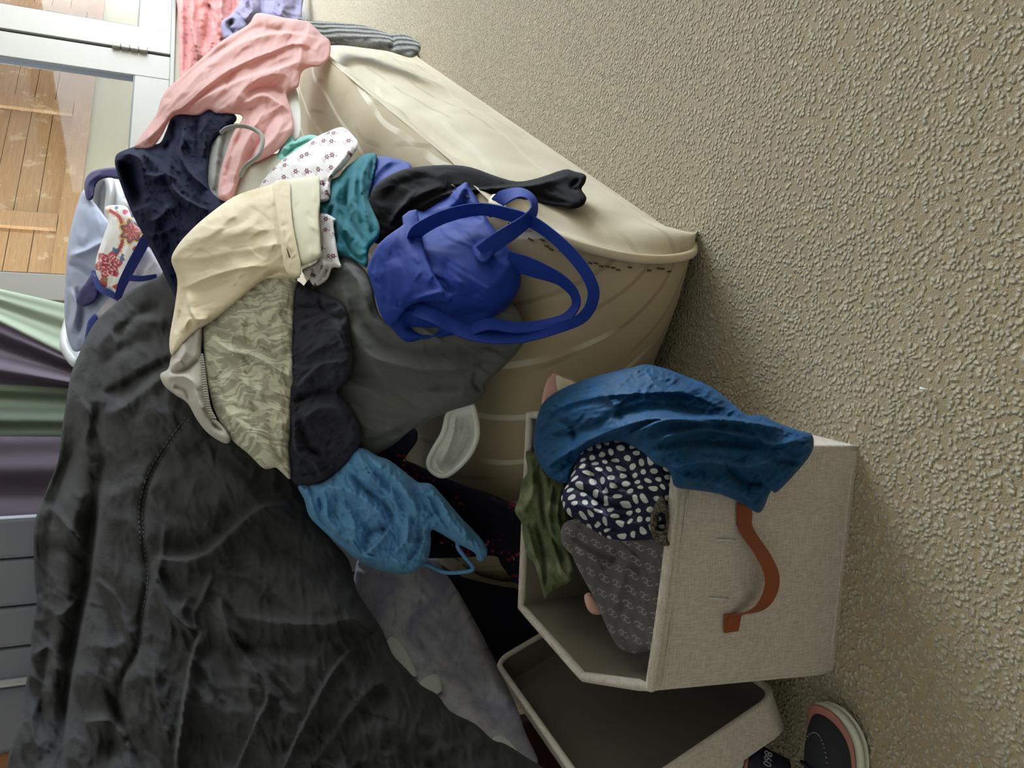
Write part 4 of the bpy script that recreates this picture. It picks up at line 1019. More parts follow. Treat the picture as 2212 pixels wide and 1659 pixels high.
# ---------------------------------------------------------------- royal blue shopping bag
TB = TPS([(1007,393,1.50),(915,456,1.56),(850,500,1.50),(795,575,1.50),(821,677,1.45),(875,738,1.40),(962,727,1.35),(1070,684,1.31),(1124,612,1.30),(1103,543,1.32),(1052,471,1.40),(960,560,1.38),(1020,600,1.32)])
tb = empty('shopping_bag', P(np.array(1000.), np.array(620.), np.array(1.4))); tag(tb, 'royal blue fabric shopping bag with long handles lying on the mattress', 'bag')
cloth('bag_body', [(1007,393),(983,405),(936,434),(915,456),(900,452),(869,467),(871,485),(850,500),(817,528),(795,575),(797,597),(810,641),(821,677),(846,709),(875,738),(907,735),(962,727),(1016,716),(1070,684),(1106,651),(1125,612),(1121,575),(1103,543),(1066,492),(1052,471),(1034,434),(1013,402)],
      M['royal'], depth=TB, puff=.05, puffw=45, thick=.09, smooth=2, parent=tb,
      folds=[([(1000,400),(980,440),(930,460)], .02, 10), ([(1005,410),(1010,450),(1040,480)], -.02, 8), ([(970,520),(990,600),(980,680)], .01, 30), ([(1040,640),(1080,600),(1110,560)], .012, 25), ([(900,690),(980,690),(1060,670)], -.02, 18), ([(940,480),(990,470),(1030,470)], -.012, 8), ([(980,530),(960,600),(985,650)], -.012, 14), ([(870,690),(900,712),(960,712)], -.03, 12)],
      noise=[(70, .004, 30, 1.5, 4)], step=3)
cloth('folded_flap', [(900,452),(908,500),(925,565),(947,608),(972,643),(969,653),(915,651),(878,666),(846,707),(821,677),(810,641),(797,597),(795,575),(817,528),(850,500),(871,485),(869,467)], M['royal'],
      depth=lambda x, y: TB(x, y) - .055, puff=.014, puffw=25, thick=.02, smooth=2, parent=tb,
      folds=[([(905,480),(918,540),(940,600)], .008, 10), ([(888,530),(900,500),(905,470)], -.008, 6), ([(850,560),(870,620),(890,650)], .008, 20), ([(960,630),(920,640),(880,660)], .01, 8)], noise=[(50, .003, 70, 2, 5)], step=2.6)
def ze(pts, dz): return [(a, b, c + dz) for a, b, c in pts]
hA = [(893,520,1.425),(905,497,1.40),(962,467,1.37),(1034,452,1.345),(1099,463,1.31),(1160,486,1.27),(1222,536,1.23),(1268,593,1.21),(1282,640,1.21),(1258,686,1.215),(1197,711,1.225),(1106,729,1.25),(1016,720,1.275),(940,685,1.30),(897,668,1.345)]
ribbon('handle', hA, [32, 30, 28, 26, 28, 24, 26, 26, 24, 22, 26, 28, 28, 30], .0025, M['royal'], tb, tilt=[.004, .01, .012, .012, .01, .006, .0, -.004, .004, .01, .01, .006])
hB = [(1040,548,1.285),(1075,521,1.275),(1106,500,1.27),(1140,474,1.27),(1154,448,1.285),(1146,425,1.31),(1120,416,1.335),(1088,426,1.36),(1072,440,1.375)]
ribbon('handle', hB, [36, 36, 34, 26, 14, 14, 20, 30, 28], .0025, M['royal'], tb, tilt=[0, .004, .008, .015, .022, .02, .014, .01])
hC = [(1095,562,1.285),(1130,572,1.275),(1161,583,1.265),(1210,604,1.25),(1240,634,1.24),(1242,664,1.235),(1208,693,1.235),(1124,708,1.25),(1060,700,1.265),(1020,712,1.28)]
ribbon('handle', hC, [40, 40, 36, 24, 18, 16, 20, 22, 24, 22], .0025, M['royal'], tb, tilt=[.006, .008, .01, .012, .012, .01, .01, .01])
cloth('handle_patch', [(1020,535),(1050,512),(1068,540),(1050,566),(1034,563)], M['royal'], depth=lambda x, y: TB(x, y) - .058, puff=.002, puffw=5, thick=.006, step=3, smooth=2, parent=tb, hem=.0008)

# ---------------------------------------------------------------- laundry basket behind the duvet, with its contents
BK = TPS([(240,380,2.62),(150,560,2.52),(160,760,2.40),(260,500,2.45),(330,620,2.3),(250,650,2.36),(200,700,2.38)])
bk = empty('laundry_basket', P(np.array(330.), np.array(560.), np.array(2.6))); tag(bk, 'pale grey plastic laundry basket behind the duvet and navy gown', 'basket')
rimq = catmull([(152,770,2.44),(140,740,2.5),(150,690,2.62),(190,560,2.78),(205,450,2.84),(208,410,2.82),(216,388,2.74),(232,384,2.66),(240,410,2.58),(236,470,2.5),(245,560,2.42),(225,660,2.36),(195,740,2.36),(172,785,2.38)], closed=True, n=8)
rp = P(rimq[:, 0], rimq[:, 1], rimq[:, 2])
tube('rim', rp, .016, M['plastic'], bk, 10, closed=True)
cenr = rp.mean(0)
V = []; rows = 10; n = len(rp)
for j in range(rows):
    fr = j / (rows - 1); q = cenr + (rp - cenr) * (1 - .18 * fr); q = q.copy(); q[:, 2] = rp[:, 2] - .30 * fr; V.append(q)
V = np.concatenate(V + [cenr[None] - [[0, 0, .30]]]); Fc = []
for j in range(rows - 1):
    for i in range(n):
        if 2 <= j <= 6 and i % 4 in (1, 2) : continue          # slots
        Fc.append((j * n + i, j * n + (i + 1) % n, (j + 1) * n + (i + 1) % n, (j + 1) * n + i))
for i in range(n): Fc.append(((rows - 1) * n + i, (rows - 1) * n + (i + 1) % n, len(V) - 1))
o = mesh_obj('tub', V, Fc, M['plastic']); md = o.modifiers.new('wall', 'SOLIDIFY'); md.thickness = .004; adopt(o, bk)
cloth('satin_blouse', [(179,411),(195,425),(228,469),(250,500),(262,560),(290,590),(300,640),(240,690),(205,720),(188,745),(175,757),(158,757),(144,722),(139,671),(141,610),(144,550),(151,502),(164,452)], M['lav'],
      'lavender grey satin blouse spilling over the laundry basket', 'blouse', depth=lambda x, y: BK(x, y) - .05, puff=.04, puffw=20, thick=.08,
      folds=[([(148,555),(190,540),(225,520)], .03, 8), ([(146,570),(180,580),(205,600)], -.025, 7), ([(185,440),(190,490),(175,530)], .015, 14), ([(150,620),(165,660),(155,720)], .03, 8), ([(165,620),(178,670),(170,730)], -.03, 6), ([(145,590),(150,650),(148,700)], -.015, 5)], noise=[(34, .006, 60, 2, 5)], step=2.6)
cloth('navy_strap', [(188,432),(182,408),(184,388),(195,373),(215,365),(250,361),(262,368),(258,386),(235,384),(216,389),(206,402),(201,428)], M['navysatin'], 'dark navy satin strip looped over the laundry basket rim', 'strap',
      depth=lambda x, y: BK(x, y) - .09, puff=.015, puffw=8, thick=.02, folds=[([(190,425),(192,395),(220,373)], .01, 5)], step=2.2)
def paint_floral(x, y):
    c = np.tile(np.array(srgb(238, 234, 232)), (len(x), 1))
    a = lambda cx, cy: np.arctan2(y - cy, x - cx)
    rr = lambda cx, cy: np.hypot(x - cx, y - cy)
    def put(mask, col): c[mask] = srgb(*col)
    wob = perlin(x / 9, y / 9, 2) * 6; wob2 = perlin(x / 5, y / 5, 4)
    vine = catmull([(238,455), (258,470), (266,500), (262,530), (246,556)], n=8)
    d, *_ = seg_near(x, y, vine, closed=False)
    put(d < 4.0, (178, 44, 40)); put((d > 5) & (d < 7.5) & (wob2 > .1), (228, 168, 52))
    r = rr(285, 500); th = a(285, 500)
    put(r < 27 + 4 * np.cos(7 * th), (226, 176, 40)); put(r < 23 + 4 * np.cos(7 * th), (40, 66, 96)); put(r < 19 + 4 * np.cos(7 * th), (172, 36, 60)); put((r < 17) & (np.abs(np.sin(3.5 * th)) < .18), (200, 190, 70))
    r = rr(234, 572); th = a(234, 572)
    put(r < 27 + 5 * np.cos(6 * th + 1), (190, 52, 74)); put((r < 24) & (wob2 > .22), (238, 190, 190)); put((r < 13) & (wob2 < -.1), (140, 24, 50))
    put(rr(249, 542) < 7 + wob, (64, 92, 130)); put(rr(262, 556) < 6 + wob, (64, 92, 130))
    put(rr(272, 458) < 5 + wob * .6, (214, 54, 88)); put(rr(252, 448) < 5 + wob * .6, (84, 120, 168))
    put(rr(222, 612) < 9 + wob, (176, 40, 60)); put(rr(228, 604) < 5, (120, 120, 40)); put(rr(252, 622) < 8 + wob, (190, 44, 60)); put(rr(293, 540) < 6 + wob, (190, 40, 66))
    return c
cloth('floral_scarf', [(226,449),(249,443),(275,448),(289,482),(312,503),(310,530),(284,567),(265,604),(252,638),(235,626),(214,616),(206,577),(210,550),(224,509),(234,476)], M['bigfloral'],
      'white silk scarf with large red flowers and blue border in the laundry basket', 'scarf', depth=lambda x, y: BK(x, y) - .10, puff=.025, puffw=18, thick=.03, step=1.6, paint=paint_floral,
      folds=[([(240,460),(225,530),(215,600)], .01, 8), ([(270,470),(262,550),(245,620)], -.008, 10)], noise=[(30, .003, 100, 2, 5)])
fs = bpy.data.objects['floral_scarf']
zb = lambda x, y, l: (x, y, float(BK(np.array([x]), np.array([y]))[0]) - l)
ribbon('border', [zb(318, 512, .13), zb(300, 545, .135), zb(280, 582, .135), zb(264, 615, .135), zb(254, 645, .12)], [22, 22, 20, 14], .003, M['bluetrim'], fs)
ribbon('border', [zb(256, 646, .12), zb(238, 634, .125), zb(218, 624, .12), zb(205, 600, .11), zb(201, 585, .09)], [10, 14, 14, 12, 8], .003, M['bluetrim'], fs)
ribbon('border', [zb(280, 600, .13), zb(305, 602, .12), zb(338, 597, .10)], [14, 12, 10], .003, M['bluetrim'], fs)
cloth('lilac_pillowcase', [(300,520),(345,570),(352,605),(300,650),(250,690),(205,730),(190,745),(184,720),(205,680),(235,640),(270,590)], M['lilacwhite'], 'pale lilac cotton below the flowered scarf in the basket', 'pillowcase',
      depth=lambda x, y: BK(x, y) - .075, puff=.02, puffw=14, thick=.03, noise=[(26, .004, 120, 2, 4)], step=3)
cloth('blue_pouch', [(200,590),(212,606),(212,640),(200,655),(180,662),(165,650),(170,630),(186,610)], M['navysatin'], 'small translucent blue pouch on the lavender blouse', 'pouch',
      depth=lambda x, y: BK(x, y) - .105, puff=.012, puffw=8, thick=.015, step=2.4, noise=[(14, .003, 0, 1, 3)])
cloth('blue_ribbon', [(192,690),(207,678),(212,700),(204,722),(190,745),(183,738),(186,712)], M['bluetrim'], 'folded royal blue ribbon end at the basket corner', 'ribbon',
      depth=lambda x, y: BK(x, y) - .11, puff=.008, puffw=6, thick=.012, step=2.2)

# ---------------------------------------------------------------- fabric storage box
def bez(a, b, n): return [a + (b - a) * i / n for i in range(n + 1)]
sb = empty('storage_box', (-.25, 1.0, 0)); tag(sb, 'grey beige linen storage box with tan leather handle standing on the carpet', 'storage box')
BH = .318
FBL = np.array([-.432, .842, 0]); FBR = np.array([-.094, .797, 0]); BBR = np.array([-.045, 1.20, 0]); BBL = np.array([-.392, 1.245, 0])
FTL = np.array([-.402, .834, BH + .007]); FTR = np.array([-.082, .793, BH - .008]); BTR = np.array([-.055, 1.215, BH + .01]); BTL = np.array([-.410, 1.248, BH + .012])
def panel(name, bl, br, tl, tr, bow=0.0, crease=None, th=.010, nx=16, ny=12, inner=None):
    """an upholstered board wall; bow pushes the top middle outwards"""
    out = np.cross(br - bl, tl - bl); out /= np.linalg.norm(out)
    c = (FBL + FBR + BBR + BBL) / 4 + np.array([0, 0, BH / 2])
    if out @ ((bl + tr) / 2 - c) < 0: out = -out
    grid = []
    for j in range(ny + 1):
        v = j / ny
        for i in range(nx + 1):
            u = i / nx
            p = (bl * (1 - u) + br * u) * (1 - v) + (tl * (1 - u) + tr * u) * v
            if crease: k = min(u / crease, (1 - u) / (1 - crease))
            else: k = math.sin(math.pi * u)
            grid.append(p + out * bow * k * v ** .8)
    G = np.array(grid)
    def sheet(off0, off1, nm, mat):
        V = np.concatenate([G + out * off0, G + out * off1]); n = len(G); Fc = []
        for j in range(ny):
            for i in range(nx):
                a = j * (nx + 1) + i; Fc.append((a, a + 1, a + nx + 2, a + nx + 1)); Fc.append((a + n, a + nx + 1 + n, a + nx + 2 + n, a + 1 + n))
        b = [i for i in range(nx + 1)] + [j * (nx + 1) + nx for j in range(1, ny + 1)] + [ny * (nx + 1) + i for i in range(nx - 1, -1, -1)] + [j * (nx + 1) for j in range(ny - 1, 0, -1)]
        for k in range(len(b)): Fc.append((b[k], b[(k + 1) % len(b)], b[(k + 1) % len(b)] + n, b[k] + n))
        o = mesh_obj(nm, V, Fc, mat); fix_normals(o); m_ = o.modifiers.new('es', 'EDGE_SPLIT'); m_.split_angle = math.radians(40); adopt(o, sb); return o
    sheet(-th * .35, th / 2, name, M['linen'])
    sheet(-th / 2, -th * .3, 'lining', M['lininggrey'])
    return [G[ny * (nx + 1) + i] for i in range(nx + 1)]
e1 = panel('front_panel', FBL, FBR, FTL, FTR, .006)
e2 = panel('side_panel', FBR, BBR, FTR, BTR, .012)
e3 = panel('back_panel', BBR, BBL, BTR, BTL, .0)
e4 = panel('side_panel', BBL, FBL, BTL, FTL, .052, crease=.56)
tube('rim_binding', np.array(e1[:-1] + e2[:-1] + e3[:-1] + e4[:-1]) + np.array([0, 0, .001]), .0078, M['linen'], sb, 8, closed=True)
tube('base_piping', [p + np.array([0, 0, .006]) for p in bez(FBL, FBR, 8)[:-1] + bez(FBR, BBR, 8)[:-1] + bez(BBR, BBL, 8)[:-1] + bez(BBL, FBL, 8)[:-1]], .0065, M['linen'], sb, 8, closed=True)
for a, b in ((FBL, FTL), (FBR, FTR)): tube('corner_seam', bez(a, b, 10), .0058, M['linen'], sb, 8)
V = [FBL, FBR, BBR, BBL]; V = [p + np.array([0, 0, .004]) for p in V] + [p + np.array([0, 0, .012]) for p in V]
o = mesh_obj('base', V, [(3, 2, 1, 0), (4, 5, 6, 7), (0, 1, 5, 4), (1, 2, 6, 5), (2, 3, 7, 6), (3, 0, 4, 7)], M['lininggrey'], smooth=False); adopt(o, sb)
# stitched seam line below the rim, two slit stitches behind the handle
fx = (FBR - FBL); fx = fx / np.linalg.norm(fx); fo = np.cross(fx, [0, 0, 1.0]); fo = fo / np.linalg.norm(fo)
if fo[1] > 0: fo = -fo
def on_front(x, y, off=0.0):
    n_ = np.cross(FBR - FBL, FTL - FBL); n_ = n_ / np.linalg.norm(n_)
    r = ray(np.array(float(x)), np.array(float(y))); p = CAM + r * (n_ @ (FBL - CAM)) / (n_ @ r)
    return p + fo * off
tube('seam', [on_front(1422 + (1477 - 1422) * i / 10, 1478 - (1478 - 1050) * i / 10, .0105) for i in range(11)], .0011, M['linen'], sb, 5)
for a, b in (((1535, 1160), (1578, 1161)), ((1520, 1285), (1563, 1287))):
    tube('slit_stitch', [on_front(*a, .0115), on_front(*b, .0115)], .0011, M['whitehem'], sb, 5)
# leather handle: two fixed tabs and an arched strap
hd = [(1594,1085,.013),(1595,1105,.013),(1594,1128,.014),(1600,1150,.02),(1612,1180,.032),(1622,1215,.04),(1622,1250,.04),(1612,1285,.034),(1600,1306,.024),(1585,1315,.016),(1572,1322,.014),(1570,1335,.013),(1566,1355,.013)]
pts = np.array([on_front(a, b, c) for a, b, c in hd]); pts = catmull(pts, n=6)
strap_w = np.array([0, 0, 1.0]) * .0115
sheet_strip('handle', pts + strap_w, pts - strap_w, .003, M['leather'], sb)
for y0, y1, xx in ((1080, 1127, 1594), (1318, 1356, 1567)):
    q = np.array([on_front(xx, y0 + (y1 - y0) * i / 4, .0125) for i in range(5)])
    sheet_strip('handle_tab', q + strap_w * 1.02, q - strap_w * 1.02, .003, M['leather'], sb)

# contents of the box
PD = TPS([(1230,1080,1.12),(1330,1060,1.03),(1440,1100,.99),(1440,1190,1.0),(1280,980,1.11),(1320,1160,1.07),(1400,980,1.02)])
OL = TPS([(1140,990,1.33),(1128,1130,1.33),(1140,1200,1.32),(1200,1100,1.27),(1200,1250,1.27),(1180,1290,1.28)])
cloth('olive_scarf', [(1135,978),(1148,975),(1165,981),(1175,1018),(1200,1035),(1225,1050),(1228,1112),(1222,1148),(1230,1191),(1240,1224),(1231,1256),(1202,1271),(1180,1293),(1174,1285),(1155,1220),(1140,1202),(1128,1151),(1127,1130),(1112,1104),(1121,1075),(1128,1039),(1140,1018)], M['olive'],
      'olive green chiffon scarf drooping over the back rim of the linen box', 'scarf', depth=OL, puff=.03, puffw=18, thick=.04,
      folds=[([(1145,985),(1150,1060),(1130,1110)], .02, 7), ([(1165,1000),(1170,1060),(1180,1130),(1220,1220)], -.03, 6), ([(1195,1040),(1185,1120),(1200,1190),(1215,1250)], .03, 8), ([(1135,1130),(1155,1200),(1175,1280)], .025, 7), ([(1160,1130),(1175,1200),(1178,1270)], -.025, 5), ([(1210,1060),(1205,1120),(1225,1180)], .02, 6)], noise=[(24, .008, 80, 2.5, 5)], step=2.2)
MG = TPS([(1220,1140,1.15),(1240,1200,1.15),(1300,1180,1.10),(1350,1250,1.08),(1425,1250,1.01),(1405,1395,1.02),(1340,1395,1.11),(1290,1290,1.13)])
cloth('monogram_scarf', [(1221,1128),(1251,1120),(1290,1120),(1360,1150),(1450,1160),(1452,1200),(1440,1240),(1428,1312),(1416,1400),(1401,1406),(1371,1412),(1341,1403),(1323,1379),(1305,1342),(1284,1291),(1269,1266),(1242,1215),(1236,1200),(1215,1176),(1212,1146)], M['monogram'],
      'grey scarf woven with repeated double-ring emblems inside the linen box', 'scarf', depth=MG, puff=.03, puffw=25, thick=.06,
      folds=[([(1225,1150),(1290,1195),(1340,1215)], -.012, 9), ([(1240,1190),(1310,1220),(1380,1240)], .012, 12), ([(1370,1180),(1345,1250),(1330,1320)], .012, 16), ([(1330,1180),(1325,1215),(1300,1230)], -.012, 8)], noise=[(50, .005, 60, 2, 4)], step=2.4)
cloth('polka_scarf', [(1262,967),(1303,950),(1339,945),(1394,960),(1455,1000),(1458,1075),(1453,1173),(1443,1197),(1412,1184),(1397,1171),(1361,1171),(1318,1167),(1285,1149),(1253,1127),(1224,1108),(1212,1075),(1224,1048),(1238,1018)], M['polka'],
      'navy silk scarf with white polka dots inside the linen box', 'scarf', depth=PD, puff=.045, puffw=30, thick=.08,
      folds=[([(1225,1050),(1270,1062),(1310,1090),(1380,1095)], -.02, 7), ([(1222,1085),(1280,1100),(1340,1130),(1430,1130)], .016, 8), ([(1230,1110),(1290,1130),(1350,1150)], -.014, 6), ([(1250,1000),(1300,1020),(1330,1060)], .015, 9), ([(1300,975),(1340,1000),(1380,1050)], -.012, 9), ([(1270,990),(1290,1040),(1330,1080)], -.012, 6)], noise=[(34, .006, 20, 2, 4)], step=2.2)
AN = lambda x, y: PD(x, y) - .045
cloth('animal_print_cuff', [(1428,1072),(1440,1090),(1446,1120),(1441,1160),(1447,1178),(1425,1178),(1411,1166),(1404,1130),(1411,1098)], M['animal'], 'dark animal print cuff against the front wall of the linen box', 'cuff', depth=AN, puff=.012, puffw=8, thick=.03, step=1.8,
      folds=[([(1427,1105),(1431,1125),(1427,1148)], -.05, 8)])
cloth('pink_pouch', [(1262,1288),(1273,1280),(1288,1290),(1302,1310),(1300,1326),(1282,1327),(1268,1314)], M['palepink'], 'pale pink cloth corner beneath the grey emblem scarf', 'pouch', depth=lambda x, y: 0 * x + 1.2, puff=.02, puffw=14, thick=.04, step=2)
BSC = TPS([(1160,940,1.27),(1250,825,1.20),(1400,790,1.10),(1300,905,1.05),(1340,920,1.02),(1458,957,.925),(1400,950,.965),(1490,900,1.0),(1480,1040,.925),(1560,1040,.955),(1640,1000,.975),(1745,950,1.01),(1640,1100,.98),(1600,890,1.03),(1220,1030,1.15),(1340,950,1.05)])
bsf = [([(1175,890),(1280,860),(1380,850),(1480,850),(1560,880)], .02, 14, 1), ([(1165,960),(1260,930),(1350,890),(1450,880),(1560,900)], -.025, 12), ([(1180,1010),(1260,960),(1340,925),(1420,905),(1540,915)], .03, 10, 1), ([(1200,1025),(1250,985),(1310,950)], -.02, 9),
 ([(1345,948),(1380,930),(1430,910),(1520,905),(1600,910),(1690,925)], .035, 12, -1), ([(1400,960),(1450,940),(1530,930),(1640,950)], .02, 9), ([(1400,975),(1460,960),(1560,960),(1660,970)], -.02, 9), ([(1450,1010),(1530,1000),(1620,1010),(1700,980)], .016, 9), ([(1470,1035),(1540,1040),(1610,1070),(1640,1090)], .014, 8), ([(1560,1000),(1600,1040),(1660,1050)], -.016, 7), ([(1620,920),(1660,960),(1740,950)], .012, 7), ([(1650,990),(1700,1000),(1730,1000)], -.012, 6), ([(1190,900),(1240,930),(1230,1000)], -.02, 7), ([(1290,840),(1330,880),(1300,930)], .012, 9)]
cloth('petrol_scarf', [(1169,877),(1195,851),(1245,826),(1303,808),(1368,793),(1397,787),(1441,797),(1477,811),(1531,833),(1571,862),(1611,895),(1643,896),(1683,915),(1730,931),(1755,940),(1755,974),(1726,1014),(1679,1063),(1665,1061),(1650,1097),(1636,1108),(1607,1090),(1556,1068),(1502,1059),(1459,1052),(1451,1032),(1440,1012),(1412,1000),(1390,978),(1350,956),(1325,953),(1281,963),(1253,985),(1234,1018),(1227,1043),(1195,1036),(1169,1010),(1153,967),(1155,924)], M['bluescarf'],
      'petrol blue silk scarf flung over the corner of the linen box', 'scarf', depth=BSC, puff=.03, puffw=22, thick=.02, smooth=3, folds=bsf,
      noise=[(42, .008, 160, 2.2, 5), (18, .0045, 150, 1.8, 6), (9, .0016, 150, 1.5, 7)], step=2.2, crk=.006, crn=1.6)
cloth('pink_white_pouch', [(1172,882),(1173,850),(1180,825),(1190,811),(1198,806),(1215,814),(1250,830),(1240,870),(1200,890)], M['palepink'], 'pink and white cloth corner poking up behind the petrol blue scarf', 'pouch', depth=lambda x, y: 0 * x + 1.29, puff=.006, puffw=6, thick=.02, smooth=2, step=2.4)
cloth('white_side', [(1201,812),(1215,816),(1246,830),(1236,848),(1208,852)], M['creamlining'], depth=lambda x, y: 0 * x + 1.281, puff=.002, puffw=5, thick=.004, smooth=2, step=2.4, parent=bpy.data.objects['pink_white_pouch'])

# ---------------------------------------------------------------- lid of the box, standing on its long edge
lid = empty('box_lid', (-.5, 1.15, 0)); tag(lid, 'linen covered box lid with dark lining leaning beside the storage box', 'lid')
LA = np.array([-.585, 1.448, .306]); LE = np.array([-.448, 1.414, .012]); LC = np.array([-.461, .874, .038]); LD = LA + LC - LE
ln = np.cross(LE - LA, LD - LA); ln /= np.linalg.norm(ln)
if ln[0] < 0: ln = -ln                       # towards the opening
def rr_loop(r, inset=0.0, off=0.0, n=7):
    u = (LE - LA); lu = np.linalg.norm(u); u = u / lu; v = (LD - LA); v = v - u * (v @ u); lv = np.linalg.norm(v); v = v / lv
    a, b, c_, d = inset, lu - inset, inset, lv - inset; r = max(r - inset, .004); pts = []
    for cx, cy, a0 in ((b - r, d - r, 0), (a + r, d - r, 90), (a + r, c_ + r, 180), (b - r, c_ + r, 270)):
        for i in range(n):
            an = math.radians(a0 + 90 * i / (n - 1)); pts.append(LA + u * (cx + r * math.cos(an)) + v * (cy + r * math.sin(an)) + ln * off)
    return np.array(pts)
DEP = .058
def loops_mesh(name, loops, mat, cap=None):
    n = len(loops[0]); V = np.concatenate(loops); Fc = []
    for j in range(len(loops) - 1):
        for i in range(n): Fc.append((j * n + i, j * n + (i + 1) % n, (j + 1) * n + (i + 1) % n, (j + 1) * n + i))
    if cap: Fc.append(tuple((len(loops) - 1) * n + i for i in range(n)))
    o = mesh_obj(name, V, Fc, mat); fix_normals(o); m_ = o.modifiers.new('es', 'EDGE_SPLIT'); m_.split_angle = math.radians(35); adopt(o, lid); return o
loops_mesh('shell', [rr_loop(.035, 0, 0), rr_loop(.035, 0, -.02), rr_loop(.035, .001, -DEP), rr_loop(.03, .012, -DEP - .002)], M['linen'], cap=True)
loops_mesh('lining', [rr_loop(.035, .008, 0), rr_loop(.035, .010, -.03), rr_loop(.035, .011, -DEP + .008), rr_loop(.03, .02, -DEP + .005)], M['lidgrey'], cap=True)
tube('rim_binding', rr_loop(.035, .004, .0), .0062, M['linen'], lid, 8, closed=True)

# ---------------------------------------------------------------- running shoes
def make_shoe():
    """toe towards +x, sole on z=0; about 26 cm long"""
    root = empty('running_shoe')
    xs = [-.135, -.125, -.10, -.06, -.02, .02, .06, .09, .112, .126, .131]
    hw = [.020, .031, .036, .035, .034, .038, .043, .042, .034, .020, .008]
    ht = [.085, .095, .098, .092, .088, .082, .066, .056, .047, .038, .030]
    def loft(rows, name, mat, closed=True):
        n = len(rows[0]); V = np.concatenate(rows); Fc = []
        for j in range(len(rows) - 1):
            for i in range(n if closed else n - 1): Fc.append((j * n + i, j * n + (i + 1) % n, (j + 1) * n + (i + 1) % n, (j + 1) * n + i))
        Fc.append(tuple(range(n))); Fc.append(tuple((len(rows) - 1) * n + i for i in range(n)))
        o = mesh_obj(name, V, Fc, mat); fix_normals(o)
        m_ = o.modifiers.new('s', 'SUBSURF'); m_.levels = 2; m_.render_levels = 2
        o.parent = root; return o
    rows = []
    for x, w, h in zip(xs, hw, ht):
        r = []
        for i in range(16):
            a = 2 * math.pi * i / 16
            cy = w * np.sign(math.cos(a)) * abs(math.cos(a)) ** .8; s_ = math.sin(a)
            zz = .022 + (h - .022) * (max(s_, 0) ** .8) if s_ > 0 else .022 + .006 * s_
            if s_ > .6 and x < .03: zz -= .03 * (1 if x > -.1 else .2) * (s_ - .6) / .4    # foot opening dips
            r.append((x, cy * (1 - .25 * max(s_, 0)), zz))
        rows.append(np.array(r))
    loft(rows, 'upper', M['shoe_dark'])
    def sole(z0, z1, grow, name, mat):
        rows = []
        for x, w in zip(xs, hw):
            lift = .014 * max(0, (x - .07) / .06) ** 2; ww_ = w + grow
            rows.append(np.array([(x * 1.02, -ww_, z0 + lift), (x * 1.02, -ww_ * 1.04, (z0 + z1) / 2 + lift), (x * 1.02, -ww_ * .98, z1 + lift), (x * 1.02, ww_ * .98, z1 + lift), (x * 1.02, ww_ * 1.04, (z0 + z1) / 2 + lift), (x * 1.02, ww_, z0 + lift)]))
        return loft(rows, name, mat)
    sole(.008, .026, .005, 'midsole', M['rubber_white'])
    sole(0, .009, .003, 'outsole', M['rubber_white'])
    box_obj('heel_pod', (-.12, -.041, .001), (.175, 0, 0), (0, .082, 0), (0, 0, .014), M['shoe_lime'], None, .005).parent = root
    sole(.024, .032, .0008, 'mudguard', M['shoe_pink'])
    # dotted stitching over the toe box
    V = []; Fc = []
    for i in range(26):
        a = math.pi * (-.5 + i / 25.0) ; x = .035 + .062 * math.cos(a); y = .027 * math.sin(a)
        w = np.interp(x, xs, hw); h = np.interp(x, xs, ht); z_ = .022 + (h - .022) * math.sqrt(max(0, 1 - (y / w) ** 2)) ** .8 + .0015
        Vt, Ft = tube_mesh([(x, y, z_), (x - .002 * math.sin(a), y + .002 * math.cos(a), z_)], .0007, 5); n0 = len(V); V += Vt; Fc += [tuple(k + n0 for k in q) for q in Ft]
    o = mesh_obj('toe_stitching', V, Fc, M['print_white']); o.parent = root
    # heel panel
    rows = []
    V = []; Fc = []; nr, nc = 8, 12
    for j in range(nr):
        z_ = .03 + .062 * j / (nr - 1)
        for i in range(nc):
            a = math.radians(110 + 140 * i / (nc - 1)); rad = .037 + .002
            V.append((-.103 + rad * math.cos(a) * .95, rad * math.sin(a) * (1 - .12 * j / nr), z_))
    for j in range(nr - 1):
        for i in range(nc - 1): k = j * nc + i; Fc.append((k, k + 1, k + nc + 1, k + nc))
    o = mesh_obj('heel_panel', V, Fc, M['shoe_navy']); m_ = o.modifiers.new('t', 'SOLIDIFY'); m_.thickness = .003; o.parent = root
    for k in range(5):
        y0 = -.02 + .01 * k
        o = tube('lace', [(-.005 + .012 * k, -.026, .082 - .005 * k), (-.003 + .012 * k, 0, .086 - .0055 * k), (-.001 + .012 * k, .026, .080 - .005 * k)], .0025, M['shoe_navy']); o.parent = root
    return root
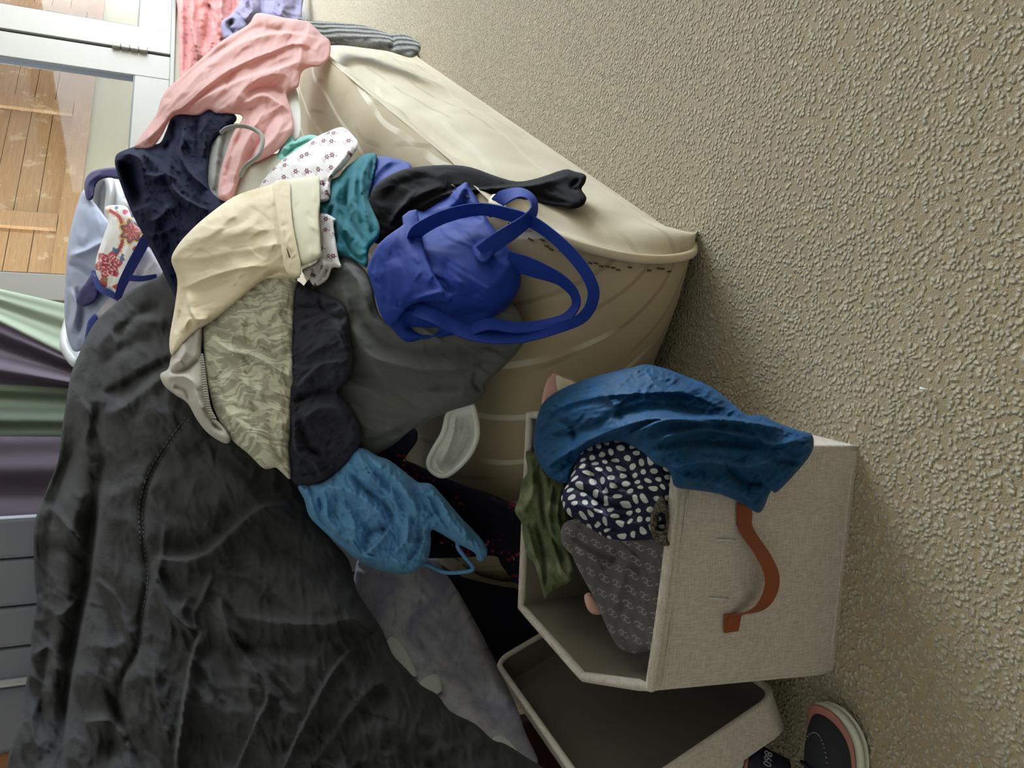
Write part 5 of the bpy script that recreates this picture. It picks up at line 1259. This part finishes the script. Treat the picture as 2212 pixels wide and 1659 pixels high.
def copy_tree(o, parent=None):
    c = o.copy(); COL.objects.link(c); c.parent = parent
    for ch in list(o.children): copy_tree(ch, c)
    return c
s1 = make_shoe(); s1.location = (-.603, .812, .0); s1.rotation_euler = (0, 0, math.radians(2))
tag(s1, 'black running shoe with pink toe trim lying flat on the carpet', 'shoe', 'running shoes by the box')
s2 = copy_tree(s1)
tX = np.array([-.78, .60, -.06]); tX /= np.linalg.norm(tX); tZ = np.array([-.42, -.45, -.75]); tZ -= tX * (tX @ tZ); tZ /= np.linalg.norm(tZ); tY = np.cross(tZ, tX)
mm = Matrix.Identity(4); hp = np.array([-.567, .881, .086]) - (-.1425 * tX + .055 * tZ)
for i in range(3): mm[i][0] = tX[i]; mm[i][1] = tY[i]; mm[i][2] = tZ[i]; mm[i][3] = hp[i]
s2.matrix_world = mm
tag(s2, 'running shoe with navy heel numbered 860 tipped against the box lid', 'shoe', 'running shoes by the box')
tx = bpy.data.curves.new('heel_number', 'FONT'); tx.body = '860'; tx.size = .017; tx.extrude = .0004; tx.align_x = 'CENTER'; tx.align_y = 'CENTER'
tmp = bpy.data.objects.new('tmp', tx); COL.objects.link(tmp); bpy.context.view_layer.update()
tm = bpy.data.meshes.new_from_object(tmp.evaluated_get(bpy.context.evaluated_depsgraph_get())); bpy.data.objects.remove(tmp); tm.name = 'heel_number'; tm.materials.clear(); tm.materials.append(M['print_white'])
to = bpy.data.objects.new('heel_number', tm); COL.objects.link(to); to.parent = [c for c in s2.children if c.name.startswith('heel_panel')][0]
to.location = (-.1425, 0, .055); to.rotation_euler = (math.radians(90), 0, math.radians(-90))

# ---------------------------------------------------------------- a wisp of white lint on the carpet
def on_floor(x, y, z=0.0):
    r = ray(np.array(float(x)), np.array(float(y))); return CAM + r * ((z - CH) / r[2])
lp = catmull([on_floor(1988, 838, .004), on_floor(1996, 841, .007), on_floor(2004, 842, .004)], n=4)
o = tube('lint', lp, .0016, M['whitehem'], sides=6); tag(o, 'tiny white scrap of lint on the beige carpet', 'lint')
